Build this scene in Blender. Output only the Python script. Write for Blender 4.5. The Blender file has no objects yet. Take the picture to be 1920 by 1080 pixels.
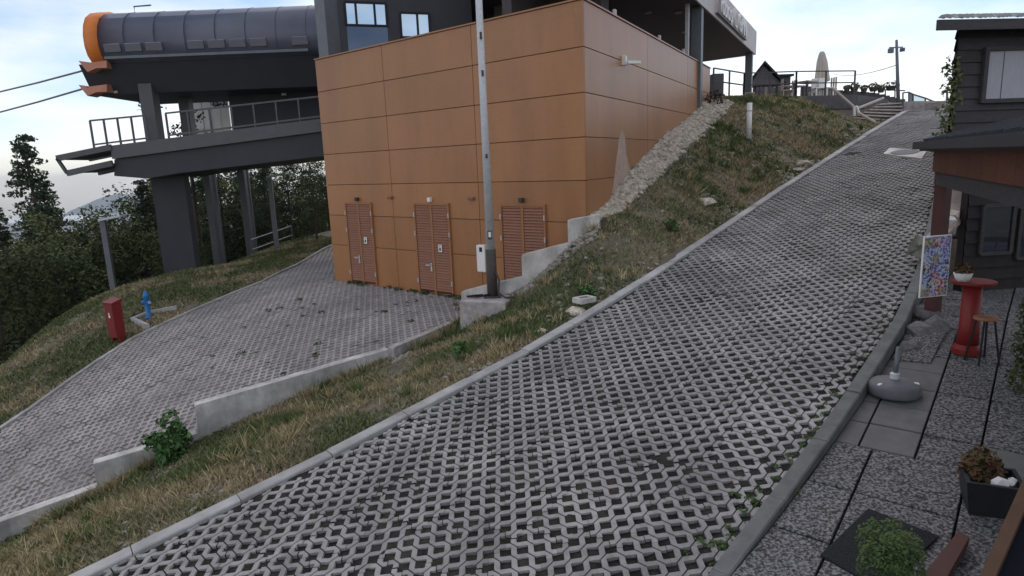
import bpy, math, random
import numpy as np
from mathutils import Vector, Matrix
random.seed(7); RNG = np.random.default_rng(7)
S = bpy.context.scene
COL = S.collection

# ------------------------------------------------------------------ camera
FPX, HOR, ROLL, CZ = 1200.0, 308.0, 0.04, 3.0
PITCH = math.atan((540 - HOR) * math.cos(ROLL) / FPX)
FW = Vector((0, math.cos(PITCH), -math.sin(PITCH))); UP = Vector((0, math.sin(PITCH), math.cos(PITCH)))
cr, sr = math.cos(ROLL), math.sin(ROLL)
cx_ = Vector((1, 0, 0)) * cr - UP * sr
cy_ = Vector((1, 0, 0)) * sr + UP * cr
cam_d = bpy.data.cameras.new('camera'); cam = bpy.data.objects.new('camera', cam_d); COL.objects.link(cam)
m = Matrix((cx_, cy_, -FW)).transposed().to_4x4(); m.translation = (0, 0, CZ); cam.matrix_world = m
cam_d.sensor_width = 36; cam_d.lens = 36 * FPX / 1920; cam_d.clip_start = .05; cam_d.clip_end = 30000
S.camera = cam
# ------------------------------------------------------------------ light
SUN_AZ, SUN_EL = math.radians(12), math.radians(50)     # clockwise from +Y, behind the building
w = bpy.data.worlds.new('World'); S.world = w; w.use_nodes = True
wn = w.node_tree.nodes; wl = w.node_tree.links; wn.clear()
out = wn.new('ShaderNodeOutputWorld'); bg = wn.new('ShaderNodeBackground')
sky = wn.new('ShaderNodeTexSky'); sky.sky_type = 'NISHITA'; sky.sun_disc = False
sky.sun_elevation = SUN_EL; sky.sun_rotation = SUN_AZ; sky.altitude = 900; sky.air_density = 1.0; sky.dust_density = 1.0; sky.ozone_density = 1.2
tc = wn.new('ShaderNodeTexCoord'); mp = wn.new('ShaderNodeMapping'); mp.inputs['Scale'].default_value = (1.0, 1.0, 3.2)
nz = wn.new('ShaderNodeTexNoise'); nz.inputs['Scale'].default_value = 2.2; nz.inputs['Detail'].default_value = 7; nz.inputs['Roughness'].default_value = .55
rp = wn.new('ShaderNodeValToRGB'); rp.color_ramp.elements[0].position = .36; rp.color_ramp.elements[1].position = .62
rp.color_ramp.elements[1].color = (.85, .85, .85, 1)
mx = wn.new('ShaderNodeMix'); mx.data_type = 'RGBA'
mx.inputs['B'].default_value = (9.4, 9.1, 9.3, 1)
wl.new(tc.outputs['Generated'], mp.inputs['Vector']); wl.new(mp.outputs['Vector'], nz.inputs['Vector']); wl.new(nz.outputs['Fac'], rp.inputs['Fac'])
wl.new(rp.outputs['Color'], mx.inputs['Factor']); wl.new(sky.outputs['Color'], mx.inputs['A']); wl.new(mx.outputs['Result'], bg.inputs['Color'])
bg.inputs['Strength'].default_value = .10; wl.new(bg.outputs['Background'], out.inputs['Surface'])
sl = bpy.data.lights.new('sun', 'SUN'); sl.energy = .6; sl.angle = math.radians(40); sl.color = (1, .93, .84)
so = bpy.data.objects.new('sun', sl); COL.objects.link(so)
sd = Vector((math.sin(SUN_AZ) * math.cos(SUN_EL), math.cos(SUN_AZ) * math.cos(SUN_EL), math.sin(SUN_EL)))
so.rotation_euler = sd.to_track_quat('Z', 'Y').to_euler()
S.view_settings.view_transform = 'Standard'; S.view_settings.look = 'None'; S.view_settings.gamma = 1
S.view_settings.use_curve_mapping = False; S.view_settings.exposure = 0.55
S.cycles.max_bounces = 6; S.cycles.use_denoising = True

# ------------------------------------------------------------------ pixel helpers (photograph pixels, 1920 x 1080)
def ray(px, py):
    v = cx_ * (px - 960) - cy_ * (py - 540) + FW * FPX
    return np.array(v)
O3 = np.array([0, 0, CZ])
def PZ(px, py, z):
    d = ray(px, py); return O3 + d * (z - CZ) / d[2]
def PY(px, py, Y):
    d = ray(px, py); return O3 + d * Y / d[1]
def PV(px, py, base, dirn):
    """pixel on the vertical plane through base along dirn"""
    r = ray(px, py); n = np.array([dirn[1], -dirn[0]]); t = (n @ np.asarray(base)[:2]) / (n @ r[:2]); return O3 + t * r
AZ = math.radians(40); U2 = np.array([math.sin(AZ), math.cos(AZ)]); V2 = np.array([U2[1], -U2[0]])
Z0, SL = -.774, .18
def kc(x, y): return x * U2[0] + y * U2[1], x * V2[0] + y * V2[1]
def xy(k, c): return np.array([k * U2[0] + c * V2[0], k * U2[1] + c * V2[1]])
KT = 28.6
def rampz(k): return Z0 + SL * np.minimum(k, KT) + .03 * np.maximum(0, k - KT)
def PR(px, py, off=0):
    r = ray(px, py); t = (Z0 + off - CZ) / (r[2] - SL * (r[:2] @ U2)); return O3 + t * r
CLk = [-8, 1.52, 3.84, 6.75, 9.37, 10.88, 15.86, 24.9, 28.75, 40]
CLc = [-8.6, -6.33, -5.79, -5.29, -5.08, -5.03, -4.92, -4.53, -4.29, -4.0]
CRk = [-8, 4.13, 5.68, 7.31, 9.13, 11.15, 16.4, 22.2, 26.9, 40]
CRc = [-2.3, -1.67, -1.53, -1.43, -1.35, -1.4, -1.85, -2.35, -2.75, -3.2]
def cL(k): return np.interp(k, CLk, CLc)
def cR(k): return np.interp(k, CRk, CRc)
def patz(k): return np.where(k < 10.2, .15 * np.maximum(0, k - 4.4), .87)
def PP(px, py):
    """pixel on the inclined patio"""
    z = .3
    for _ in range(30):
        p = PZ(px, py, z); z = .6 * z + .4 * float(patz(kc(p[0], p[1])[0]))
    return PZ(px, py, z)
BA = np.array([-4.95, 17.815]); BC = np.array([1.49, 12.48]); BE = np.array([6.95, 22.56])   # building: left, corner, far end
FD = (BC - BA) / np.linalg.norm(BC - BA); SDR = (BE - BC) / np.linalg.norm(BE - BC)
YN = np.array([FD[1], -FD[0]]); YN = YN if YN[1] < 0 else -YN
def yardz(x, y):
    d = (x - BA[0]) * YN[0] + (y - BA[1]) * YN[1]
    return np.where(d > 0, -.1 * d - .016 * d * d, -.1 * d * .6)
def PYD(px, py):
    z = -.3
    for _ in range(40):
        p = PZ(px, py, z); z = .6 * z + .4 * float(yardz(p[0], p[1]))
    return PZ(px, py, z)

# ------------------------------------------------------------------ mesh builder
class MB:
    def __init__(s): s.v = []; s.f = []
    def add(s, vs, fs):
        b = len(s.v); s.v += [tuple(map(float, v)) for v in vs]; s.f += [tuple(i + b for i in f) for f in fs]; return s
    def box(s, c, size, rz=0, bev=0):
        hx, hy, hz = size[0] / 2, size[1] / 2, size[2] / 2
        ca, sa = math.cos(rz), math.sin(rz)
        vs = []
        if bev <= 0:
            for z in (-hz, hz):
                for x, y in ((-hx, -hy), (hx, -hy), (hx, hy), (-hx, hy)): vs.append((x, y, z))
            fs = [(0, 3, 2, 1), (4, 5, 6, 7), (0, 1, 5, 4), (1, 2, 6, 5), (2, 3, 7, 6), (3, 0, 4, 7)]
        else:
            b = bev; rings = []
            for z, i in ((-hz, b), (-hz + b, 0), (hz - b, 0), (hz, b)):
                for x, y in ((-hx + i, -hy + i), (hx - i, -hy + i), (hx - i, hy - i), (-hx + i, hy - i)): vs.append((x, y, z))
            fs = [(0, 3, 2, 1), (12, 13, 14, 15)]
            for r in range(3):
                for k in range(4):
                    a = r * 4 + k; d = r * 4 + (k + 1) % 4; fs.append((a, d, d + 4, a + 4))
        return s.add([(c[0] + x * ca - y * sa, c[1] + x * sa + y * ca, c[2] + z) for x, y, z in vs], fs)
    def prism(s, poly, z0, z1):
        """poly: list of (x,y) ; z0,z1 numbers or lists"""
        n = len(poly); a = z0 if hasattr(z0, '__len__') else [z0] * n; b = z1 if hasattr(z1, '__len__') else [z1] * n
        ar = sum(poly[i][0] * poly[(i + 1) % n][1] - poly[(i + 1) % n][0] * poly[i][1] for i in range(n))
        if ar < 0: poly = poly[::-1]; a = a[::-1]; b = b[::-1]
        vs = [(p[0], p[1], a[i]) for i, p in enumerate(poly)] + [(p[0], p[1], b[i]) for i, p in enumerate(poly)]
        fs = [tuple(range(n))[::-1], tuple(range(n, 2 * n))] + [(i, (i + 1) % n, n + (i + 1) % n, n + i) for i in range(n)]
        return s.add(vs, fs)
    def bar(s, p, q, w, h=None, up=(0, 0, 1)):
        """box beam from p to q"""
        p, q = Vector(p), Vector(q); h = h or w; d = (q - p).normalized(); u = Vector(up)
        if abs(d.dot(u)) > .95: u = Vector((1, 0, 0))
        r = d.cross(u).normalized(); u = r.cross(d)
        o = [r * a * w / 2 + u * b * h / 2 for a, b in ((-1, -1), (1, -1), (1, 1), (-1, 1))]
        return s.add([p + x for x in o] + [q + x for x in o], [(3, 2, 1, 0), (4, 5, 6, 7)] + [(i, (i + 1) % 4, 4 + (i + 1) % 4, 4 + i) for i in range(4)])
    def tube(s, pts, r, n=8, cap=True):
        pts = [Vector(p) for p in pts]; rs = r if hasattr(r, '__len__') else [r] * len(pts); vs = []; fs = []
        for i, p in enumerate(pts):
            d = (pts[min(i + 1, len(pts) - 1)] - pts[max(i - 1, 0)]).normalized()
            u = Vector((0, 0, 1)) if abs(d.z) < .9 else Vector((1, 0, 0)); a = d.cross(u).normalized(); b = a.cross(d)
            for j in range(n):
                t = 2 * math.pi * j / n; vs.append(p + (a * math.cos(t) + b * math.sin(t)) * rs[i])
        for i in range(len(pts) - 1):
            for j in range(n): fs.append((i * n + j, i * n + (j + 1) % n, (i + 1) * n + (j + 1) % n, (i + 1) * n + j))
        if cap: fs += [tuple(range(n))[::-1], tuple(range((len(pts) - 1) * n, len(pts) * n))]
        return s.add(vs, fs)
    def lathe(s, prof, c=(0, 0, 0), n=20):
        vs = []; fs = []
        for r, z in prof:
            for j in range(n): t = 2 * math.pi * j / n; vs.append((c[0] + r * math.cos(t), c[1] + r * math.sin(t), c[2] + z))
        for i in range(len(prof) - 1):
            for j in range(n): fs.append((i * n + j, i * n + (j + 1) % n, (i + 1) * n + (j + 1) % n, (i + 1) * n + j))
        fs += [tuple(range(n))[::-1], tuple(range((len(prof) - 1) * n, len(prof) * n))]
        return s.add(vs, fs)
    def rock(s, c, r, sq=.7):
        g = (1 + 5 ** .5) / 2
        vs = [(-1, g, 0), (1, g, 0), (-1, -g, 0), (1, -g, 0), (0, -1, g), (0, 1, g), (0, -1, -g), (0, 1, -g), (g, 0, -1), (g, 0, 1), (-g, 0, -1), (-g, 0, 1)]
        fs = [(0, 11, 5), (0, 5, 1), (0, 1, 7), (0, 7, 10), (0, 10, 11), (1, 5, 9), (5, 11, 4), (11, 10, 2), (10, 7, 6), (7, 1, 8), (3, 9, 4), (3, 4, 2), (3, 2, 6), (3, 6, 8), (3, 8, 9), (4, 9, 5), (2, 4, 11), (6, 2, 10), (8, 6, 7), (9, 8, 1)]
        a = random.uniform(0, 6.28); ca, sa = math.cos(a), math.sin(a); ex = random.uniform(.75, 1.25); o = []
        for v in vs:
            q = random.uniform(.72, 1.15) * r / 1.9; x, y, z = v[0] * q * ex, v[1] * q / ex, v[2] * q * sq
            o.append((c[0] + x * ca - y * sa, c[1] + x * sa + y * ca, c[2] + z))
        return s.add(o, fs)
    def mesh(s, name, smooth=False):
        me = bpy.data.meshes.new(name); me.from_pydata(s.v, [], s.f); me.update()
        if smooth: me.polygons.foreach_set('use_smooth', [True] * len(me.polygons))
        return me
    def build(s, name, mat, parent=None, smooth=False, loc=None):
        me = s.mesh(name, smooth); me.materials.append(mat); o = bpy.data.objects.new(name, me); COL.objects.link(o)
        if parent is not None: o.parent = parent
        if loc is not None: o.location = loc
        return o
def leafball(n, r, h, size, seed, base=0, squash=1.0, up=.5):
    g = np.random.default_rng(seed); d = g.normal(size=(n, 3)); d /= np.linalg.norm(d, axis=1)[:, None]; d[:, 2] = np.abs(d[:, 2]) if base == 0 else d[:, 2]
    p = d * (g.uniform(.35, 1, (n, 1)) ** .5) * np.array([r, r, h]); nn = d + g.normal(size=(n, 3)) * .8; nn[:, 2] += up; nn /= np.linalg.norm(nn, axis=1)[:, None]
    t = np.cross(nn, g.normal(size=(n, 3))); t /= np.linalg.norm(t, axis=1)[:, None]; b = np.cross(nn, t); s = size * g.uniform(.6, 1.3, (n, 1))
    v = np.stack([p - t * s, p + b * s * .55, p + t * s, p - b * s * .55], 1).reshape(-1, 3); return v, np.arange(4 * n).reshape(n, 4)
def tag(o, label, cat, group=None, kind=None):
    o['label'] = label
    if cat: o['category'] = cat
    if group: o['group'] = group
    if kind: o['kind'] = kind
    return o
def empty(name, label, cat, loc=(0, 0, 0), rz=0, group=None, kind=None):
    o = bpy.data.objects.new(name, None); COL.objects.link(o); o.location = loc; o.rotation_euler = (0, 0, rz); o.empty_display_size = .1
    return tag(o, label, cat, group, kind)
def copy_tree(o, parent=None):
    c = o.copy(); COL.objects.link(c); c.parent = parent
    for ch in o.children: copy_tree(ch, c)
    return c
def bulk(name, verts, faces, mat, parent=None, attr=None, smooth=False):
    """numpy verts (n,3), faces (m,k) of one size"""
    me = bpy.data.meshes.new(name); n, (mf, k) = len(verts), faces.shape
    me.vertices.add(n); me.vertices.foreach_set('co', np.ascontiguousarray(verts, dtype=np.float32).ravel())
    me.loops.add(mf * k); me.loops.foreach_set('vertex_index', np.ascontiguousarray(faces, dtype=np.int32).ravel())
    me.polygons.add(mf); me.polygons.foreach_set('loop_start', np.arange(0, mf * k, k, dtype=np.int32)); me.polygons.foreach_set('loop_total', np.full(mf, k, dtype=np.int32))
    if smooth: me.polygons.foreach_set('use_smooth', np.ones(mf, dtype=bool))
    me.update(calc_edges=True)
    if attr is not None:
        a = me.color_attributes.new('tint', 'FLOAT_COLOR', 'POINT'); c = np.ones((n, 4), dtype=np.float32); c[:, :3] = attr; a.data.foreach_set('color', c.ravel())
    me.materials.append(mat); o = bpy.data.objects.new(name, me); COL.objects.link(o)
    if parent is not None: o.parent = parent
    return o

# ------------------------------------------------------------------ materials
def mat(name, col, rough=.8, var=.15, scale=6, bump=0, bscale=60, metal=0, spec=.3, col2=None, thr=None, rnd=0, attr=False, stretch=None, detail=6, emit=0, big=None):
    mt = bpy.data.materials.new(name); mt.use_nodes = True; nt = mt.node_tree; N = nt.nodes; L = nt.links
    b = N['Principled BSDF']; b.inputs['Roughness'].default_value = rough; b.inputs['Metallic'].default_value = metal
    b.inputs['Specular IOR Level'].default_value = spec
    geo = N.new('ShaderNodeNewGeometry'); vec = geo.outputs['Position']
    if stretch:
        mpp = N.new('ShaderNodeMapping'); mpp.inputs['Scale'].default_value = stretch; L.new(vec, mpp.inputs['Vector']); vec = mpp.outputs['Vector']
    n = N.new('ShaderNodeTexNoise'); n.inputs['Scale'].default_value = scale; n.inputs['Detail'].default_value = detail; n.inputs['Roughness'].default_value = .6
    L.new(vec, n.inputs['Vector'])
    mix = N.new('ShaderNodeMix'); mix.data_type = 'RGBA'
    c2 = col2 or tuple(c * (1 + var) for c in col); c1 = col if col2 else tuple(c * (1 - var) for c in col)
    mix.inputs['A'].default_value = (*c1, 1); mix.inputs['B'].default_value = (*c2, 1)
    r = N.new('ShaderNodeMapRange'); lo, hi = thr or (.3, .7); r.inputs['From Min'].default_value = lo; r.inputs['From Max'].default_value = hi
    L.new(n.outputs['Fac'], r.inputs['Value']); L.new(r.outputs['Result'], mix.inputs['Factor']); src = mix.outputs['Result']
    if big:
        # large stains: (noise scale, darkest factor, stretch)
        bs_, lo_, st_ = big; mq = N.new('ShaderNodeMapping'); mq.inputs['Scale'].default_value = st_; L.new(geo.outputs['Position'], mq.inputs['Vector'])
        nb_ = N.new('ShaderNodeTexNoise'); nb_.inputs['Scale'].default_value = bs_; nb_.inputs['Detail'].default_value = 5; nb_.inputs['Roughness'].default_value = .65; L.new(mq.outputs['Vector'], nb_.inputs['Vector'])
        rb2 = N.new('ShaderNodeMapRange'); rb2.inputs['From Min'].default_value = .35; rb2.inputs['From Max'].default_value = .62; rb2.inputs['To Min'].default_value = lo_; rb2.inputs['To Max'].default_value = 1.06
        L.new(nb_.outputs['Fac'], rb2.inputs['Value']); ms_ = N.new('ShaderNodeVectorMath'); ms_.operation = 'SCALE'; L.new(src, ms_.inputs[0]); L.new(rb2.outputs['Result'], ms_.inputs['Scale']); src = ms_.outputs['Vector']
    if attr:
        at = N.new('ShaderNodeVertexColor'); at.layer_name = 'tint'; m2 = N.new('ShaderNodeMix'); m2.data_type = 'RGBA'; m2.blend_type = 'MULTIPLY'; m2.inputs['Factor'].default_value = 1
        L.new(src, m2.inputs['A']); L.new(at.outputs['Color'], m2.inputs['B']); src = m2.outputs['Result']
    if rnd:
        oi = N.new('ShaderNodeObjectInfo'); rr = N.new('ShaderNodeMapRange'); rr.inputs['To Min'].default_value = 1 - rnd; rr.inputs['To Max'].default_value = 1 + rnd
        L.new(oi.outputs['Random'], rr.inputs['Value']); m3 = N.new('ShaderNodeVectorMath'); m3.operation = 'SCALE'; L.new(src, m3.inputs[0]); L.new(rr.outputs['Result'], m3.inputs['Scale']); src = m3.outputs['Vector']
    L.new(src, b.inputs['Base Color'])
    if bump:
        n2 = N.new('ShaderNodeTexNoise'); n2.inputs['Scale'].default_value = bscale; n2.inputs['Detail'].default_value = 4; L.new(vec, n2.inputs['Vector'])
        bp = N.new('ShaderNodeBump'); bp.inputs['Strength'].default_value = bump; bp.inputs['Distance'].default_value = .02; L.new(n2.outputs['Fac'], bp.inputs['Height']); L.new(bp.outputs['Normal'], b.inputs['Normal'])
    return mt
M = {}
M['paver'] = mat('paver_concrete', (.285, .277, .27), .9, .22, 9.0, .3, 120, rnd=.12, big=(.55, .68, (1, 1, 1)))
M['paver_yard'] = mat('yard_paver_concrete', (.36, .34, .328), .9, .2, 6.0, .25, 120, rnd=.1, big=(.4, .72, (1, 1, 1)))
M['kerb'] = mat('kerb_concrete', (.37, .362, .355), .85, .12, 5, .2, 90, rnd=.1, big=(1.6, .72, (1, 1, 1)))
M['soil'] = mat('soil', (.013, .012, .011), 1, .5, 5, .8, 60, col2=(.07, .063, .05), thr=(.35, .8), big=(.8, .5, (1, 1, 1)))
M['yardsoil'] = mat('yard_soil', (.13, .12, .105), 1, .5, 2.2, .5, 40, col2=(.25, .235, .21))
M['earth'] = mat('earth', (.085, .074, .052), 1, .4, 2.5, .8, 30, col2=(.20, .175, .125))
M['grass'] = mat('grass_blade', (1, 1, 1), .85, .12, 3, attr=True, spec=.1)
M['concrete'] = mat('concrete', (.56, .54, .51), .9, .22, 4, .3, 60, big=(2.2, .6, (1, 1, .35)))
M['oldconc'] = mat('old_concrete', (.40, .37, .35), .95, .3, 7, .6, 30)
M['stone'] = mat('stone', (.48, .43, .35), .95, .5, 9, .4, 50, rnd=.2)
M['dkstone'] = mat('dark_stone', (.14, .135, .135), .95, .4, 12, .6, 40, rnd=.25)
M['panel'] = mat('orange_panel', (.355, .158, .06), .36, .05, 5, .03, 220, rnd=.06, spec=.5, stretch=(1, 1, 9), big=(1.1, .86, (1, 1, .22)))
M['bankstone'] = mat('bank_stone', (.27, .25, .215), .95, .35, 14, .4, 50)
M['panel_dk'] = mat('panel_backing', (.09, .04, .02), .8, .1)
M['louvre'] = mat('louvre', (.27, .125, .075), .55, .08, 10, rnd=.05)
M['dframe'] = mat('door_frame', (.33, .15, .068), .5, .08, 10)
M['white'] = mat('white_paint', (.78, .78, .76), .5, .04, 10)
M['steel'] = mat('galvanised', (.52, .53, .55), .5, .12, 14, .05, 60, metal=.15)
M['dkpole'] = mat('dark_pole_base', (.07, .06, .055), .7, .2, 12)
M['black'] = mat('black', (.015, .015, .016), .6, .2)
M['dkwall'] = mat('dark_cladding', (.045, .045, .052), .5, .1, 4)
M['soffit'] = mat('soffit', (.075, .066, .068), .6, .1, 3)
M['fascia'] = mat('fascia', (.50, .44, .43), .5, .05, 3)
M['grey'] = mat('grey_metal', (.14, .15, .165), .45, .1, 5, metal=.3)
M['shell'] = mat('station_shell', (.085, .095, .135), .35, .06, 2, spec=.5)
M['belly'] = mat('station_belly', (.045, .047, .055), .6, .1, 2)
M['deck'] = mat('deck_steel', (.10, .103, .11), .5, .1, 3)
M['orange'] = mat('orange_paint', (.68, .20, .035), .45, .06, 4)
M['salmon'] = mat('faded_orange', (.55, .25, .17), .6, .08, 4)
M['red'] = mat('red_paint', (.19, .018, .016), .45, .1, 8)
M['blue'] = mat('blue_paint', (.03, .17, .45), .45, .1, 8)
M['bark'] = mat('bark', (.07, .055, .042), .95, .3, 9, .6, 30)
M['leaf'] = mat('foliage', (.05, .074, .032), .8, .35, .35, spec=.15, rnd=.5, col2=(.10, .115, .046))
M['needle'] = mat('needles', (.034, .052, .034), .85, .3, .4, spec=.1, rnd=.45, col2=(.055, .076, .046))
M['shrub'] = mat('shrub_leaf', (.045, .105, .03), .7, .3, 6, spec=.2, col2=(.075, .15, .045))
M['weed'] = mat('weed_leaf', (.05, .075, .035), .8, .3, 6, spec=.15, col2=(.09, .11, .06))
M['conif'] = mat('thuja', (.04, .075, .02), .8, .3, 8, col2=(.08, .12, .035))
M['slab'] = mat('aggregate_slab', (.04, .04, .043), .9, .1, 42, .9, 55, col2=(.24, .235, .245), thr=(.42, .62), rnd=.12, detail=3)
M['smooth'] = mat('smooth_slab', (.13, .128, .13), .9, .15, 5, .2, 60)
M['siding'] = mat('dark_siding', (.055, .05, .052), .75, .25, 8, .1, 60, stretch=(1, 1, 6), rnd=.15)
M['brownwood'] = mat('brown_wood', (.11, .04, .022), .6, .3, 6, .1, 40, stretch=(1.5, 1.5, 9), rnd=.15)
M['redwood'] = mat('red_post', (.075, .026, .024), .6, .15, 8)
M['tile'] = mat('roof_tile', (.36, .34, .33), .8, .2, 8, rnd=.1)
M['roofedge'] = mat('roof_edge', (.03, .032, .04), .5, .1, 5)
M['curtain'] = mat('curtain', (.40, .40, .44), .8, .12, 10, stretch=(9, 9, .5))
M['seatwood'] = mat('seat_wood', (.28, .13, .07), .6, .2, 12)
M['pot'] = mat('white_pot', (.62, .6, .58), .7, .1, 20, .3, 40)
M['cloth'] = mat('cloth', (.36, .37, .31), .9, .1, 10)
M['parasol'] = mat('parasol_cloth', (.62, .58, .52), .9, .08, 10)
M['greybase'] = mat('base_grey', (.12, .12, .13), .7, .12, 12, .1, 60)
M['mat'] = mat('rubber_mat', (.018, .019, .024), .9, .4, 60, 1.0, 90)
M['planter'] = mat('planter_black', (.02, .024, .026), .5, .2, 8)
M['winframe'] = mat('window_frame_wood', (.085, .045, .024), .55, .2, 6, stretch=(1, 1, .2))
M['flower'] = mat('flower_red', (.16, .03, .025), .7, .4, 20, col2=(.05, .09, .03))
M['mount'] = mat('mountain_haze_blue', (.05, .075, .085), 1, .25, .004)  # distance haze painted in as a bluish cast on the forest colour
M['lake'] = mat('lake_water', (.5, .55, .6), .15, .02, 1)
M['chalet'] = mat('chalet_wood', (.10, .095, .10), .8, .2, 4)
M['patch'] = mat('bare_render', (.44, .33, .26), .8, .16, 9, .3, 40)
M['stepwood'] = mat('step_wood', (.26, .225, .20), .85, .15, 8)
M['log'] = mat('log', (.42, .37, .33), .85, .15, 8)
def glass(name, col, rough=.04):
    mt = bpy.data.materials.new(name); mt.use_nodes = True; b = mt.node_tree.nodes['Principled BSDF']
    b.inputs['Base Color'].default_value = (*col, 1); b.inputs['Roughness'].default_value = rough; b.inputs['Specular IOR Level'].default_value = 1.0; b.inputs['Metallic'].default_value = .85; return mt
M['mirror'] = glass('coated_glass', (.62, .72, .78)); M['dkglass'] = glass('dark_glass', (.10, .115, .15))
def posterm():
    mt = bpy.data.materials.new('poster_print'); mt.use_nodes = True; nt = mt.node_tree; N = nt.nodes; L = nt.links; b = N['Principled BSDF']; b.inputs['Roughness'].default_value = .5
    tcn = N.new('ShaderNodeTexCoord'); v = N.new('ShaderNodeTexVoronoi'); v.inputs['Scale'].default_value = 9; L.new(tcn.outputs['Object'], v.inputs['Vector'])
    sp = N.new('ShaderNodeSeparateColor'); L.new(v.outputs['Color'], sp.inputs['Color']); r = N.new('ShaderNodeValToRGB'); r.color_ramp.interpolation = 'CONSTANT'
    cols = [(0, (.04, .09, .32)), (.2, (.015, .02, .06)), (.34, (.55, .56, .62)), (.48, (.08, .16, .42)), (.6, (.30, .03, .05)), (.7, (.17, .10, .30)), (.82, (.6, .6, .66)), (.92, (.45, .33, .06))]
    e = r.color_ramp.elements
    while len(e) < len(cols): e.new(.5)
    for i, (p, c) in enumerate(cols): e[i].position = p; e[i].color = (*c, 1)
    n = N.new('ShaderNodeTexNoise'); n.inputs['Scale'].default_value = 38; n.inputs['Detail'].default_value = 2; L.new(tcn.outputs['Object'], n.inputs['Vector'])
    th = N.new('ShaderNodeMath'); th.operation = 'GREATER_THAN'; th.inputs[1].default_value = .58; L.new(n.outputs['Fac'], th.inputs[0])
    mxx = N.new('ShaderNodeMix'); mxx.data_type = 'RGBA'; mxx.inputs['B'].default_value = (.7, .7, .74, 1)
    L.new(sp.outputs['Red'], r.inputs['Fac']); L.new(r.outputs['Color'], mxx.inputs['A']); L.new(th.outputs[0], mxx.inputs['Factor']); L.new(mxx.outputs['Result'], b.inputs['Base Color']); return mt
M['poster'] = posterm(); M['winpale'] = glass('pale_canopy_glass', (.30, .33, .42), .15)

# ------------------------------------------------------------------ ground surface
# stations of the yard: far/left edge and near/right edge
YL = [PYD(*q)[:2] for q in ((-160, 905), (0, 810), (120, 722), (240, 640), (360, 584), (490, 530), (560, 496), (606, 468))] + [np.array([-6.6, 25.5])]
W1a, W1b = PZ(365, 760, -.68), PZ(730, 655, -.33)
W2a, W2b = PZ(175, 870, -1.27), W1a
W3a, W3b = PZ(-60, 1003, -1.95), W2a
S1a = np.array([-.98, 12.85]); S3b = np.array([1.72, 12.12])
YR = [W3a[:2] + (W3a - W2a)[:2] * 2.5, W3a[:2], W2a[:2], W1a[:2], (W1a[:2] + W1b[:2]) / 2, W1b[:2], PZ(835, 615, -.2)[:2], S1a]
cp = []
for k in (-6, -3, 0, 2, 4, 6, 8, 10, 12.5, 15, 18, 21, 24, 27, 30, 34):
    cp.append((*xy(k, cL(k) - .2), float(rampz(k)) - .02)); cp.append((*xy(k, cR(k) + .3), float(min(rampz(k), 99)) - .3))
def wg(p, dz): return (p[0], p[1], dz)
cp += [wg(YR[0], -3.2), wg(W3a, -2.3), wg(W2a, -1.75), wg((W2a + W1a) / 2, -1.48), wg(W1a, -1.28), (*((W1a + W1b) / 2)[:2], -.88), wg(W1b, -.48), (*PZ(835, 615, -.2)[:2], -.24), (-1.05, 12.75, -.05)]
cp += [(-.3, 12.35, .32), (.35, 12.4, .72), (1.0, 12.2, 1.3), (1.6, 12.05, 1.85)]
for q in ((1130, 392), (1180, 328), (1240, 265), (1300, 213), (1330, 188)):
    p = PV(*q, BC, SDR); nn = np.array([SDR[1], -SDR[0]]); cp.append((p[0] + nn[0] * .15, p[1] + nn[1] * .15, p[2])); cp.append((p[0] - nn[0] * 1.5, p[1] - nn[1] * 1.5, p[2]))
cp += [(8.97, 24.5, 5.05), (11.0, 24.4, 4.9), (13.0, 24.2, 4.0), (14.5, 25.3, 4.05), (9.5, 21.5, 4.35), (10, 29, 5.0), (14, 32, 4.9), (20, 40, 4.9), (4, 34, 4.8), (25, 30, 4.5), (30, 45, 4.6), (12, 55, 4.6)]
for p in YL: cp.append((p[0], p[1], float(yardz(p[0], p[1])) - .02))
EDGE = [PZ(*q) for q in ((-60, 735, -2.1), (50, 648, -1.75), (143, 585, -1.35), (233, 553, -1.0), (287, 534, -.8), (390, 509, -.5), (467, 484, -.4), (547, 458, -.2))]
cp += [tuple(p) for p in EDGE]
for p in EDGE:
    d = np.array([-.75, .66]); cp.append((p[0] + 3 * d[0], p[1] + 3 * d[1], p[2] - 1.7)); cp.append((p[0] + 9 * d[0], p[1] + 9 * d[1], p[2] - 4.6)); cp.append((p[0] + 22 * d[0], p[1] + 22 * d[1], p[2] - 9))
for x, y in ((-4, 16.8), (-2, 15.2), (-3, 14), (-5, 13), (-6, 15), (0, 17), (-2, 22), (2, 25)): cp.append((x, y, float(yardz(x, y))))
for k, c in ((4.2, 0), (4.2, 2.5), (7, -.5), (7, 2), (9.5, 0), (9.5, 3), (1, 1), (-3, 2)): cp.append((*xy(k, c), float(patz(np.array(k))) - .12))
cp += [(10, 10, .75), (12, 14, 1.6), (16, 12, 1), (14, 18, 2.6), (18, 22, 3.6), (6, 0, 0), (-2, -4, -1.6), (-10, 0, -3)]
cp = np.array(cp); q_ = np.unique(np.round(cp[:, :2], 2), axis=0, return_index=True)[1]; cp = cp[q_]
def tps(r2): return .5 * r2 * np.log(r2 + 1e-9)
n_ = len(cp); D2 = ((cp[:, None, :2] - cp[None, :, :2]) ** 2).sum(-1)
A_ = np.zeros((n_ + 3, n_ + 3)); A_[:n_, :n_] = tps(D2) + np.eye(n_) * .02; A_[:n_, n_] = 1; A_[:n_, n_ + 1:] = cp[:, :2]; A_[n_, :n_] = 1; A_[n_ + 1:, :n_] = cp[:, :2].T
W_ = np.linalg.solve(A_, np.concatenate([cp[:, 2], [0, 0, 0]]))
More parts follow.
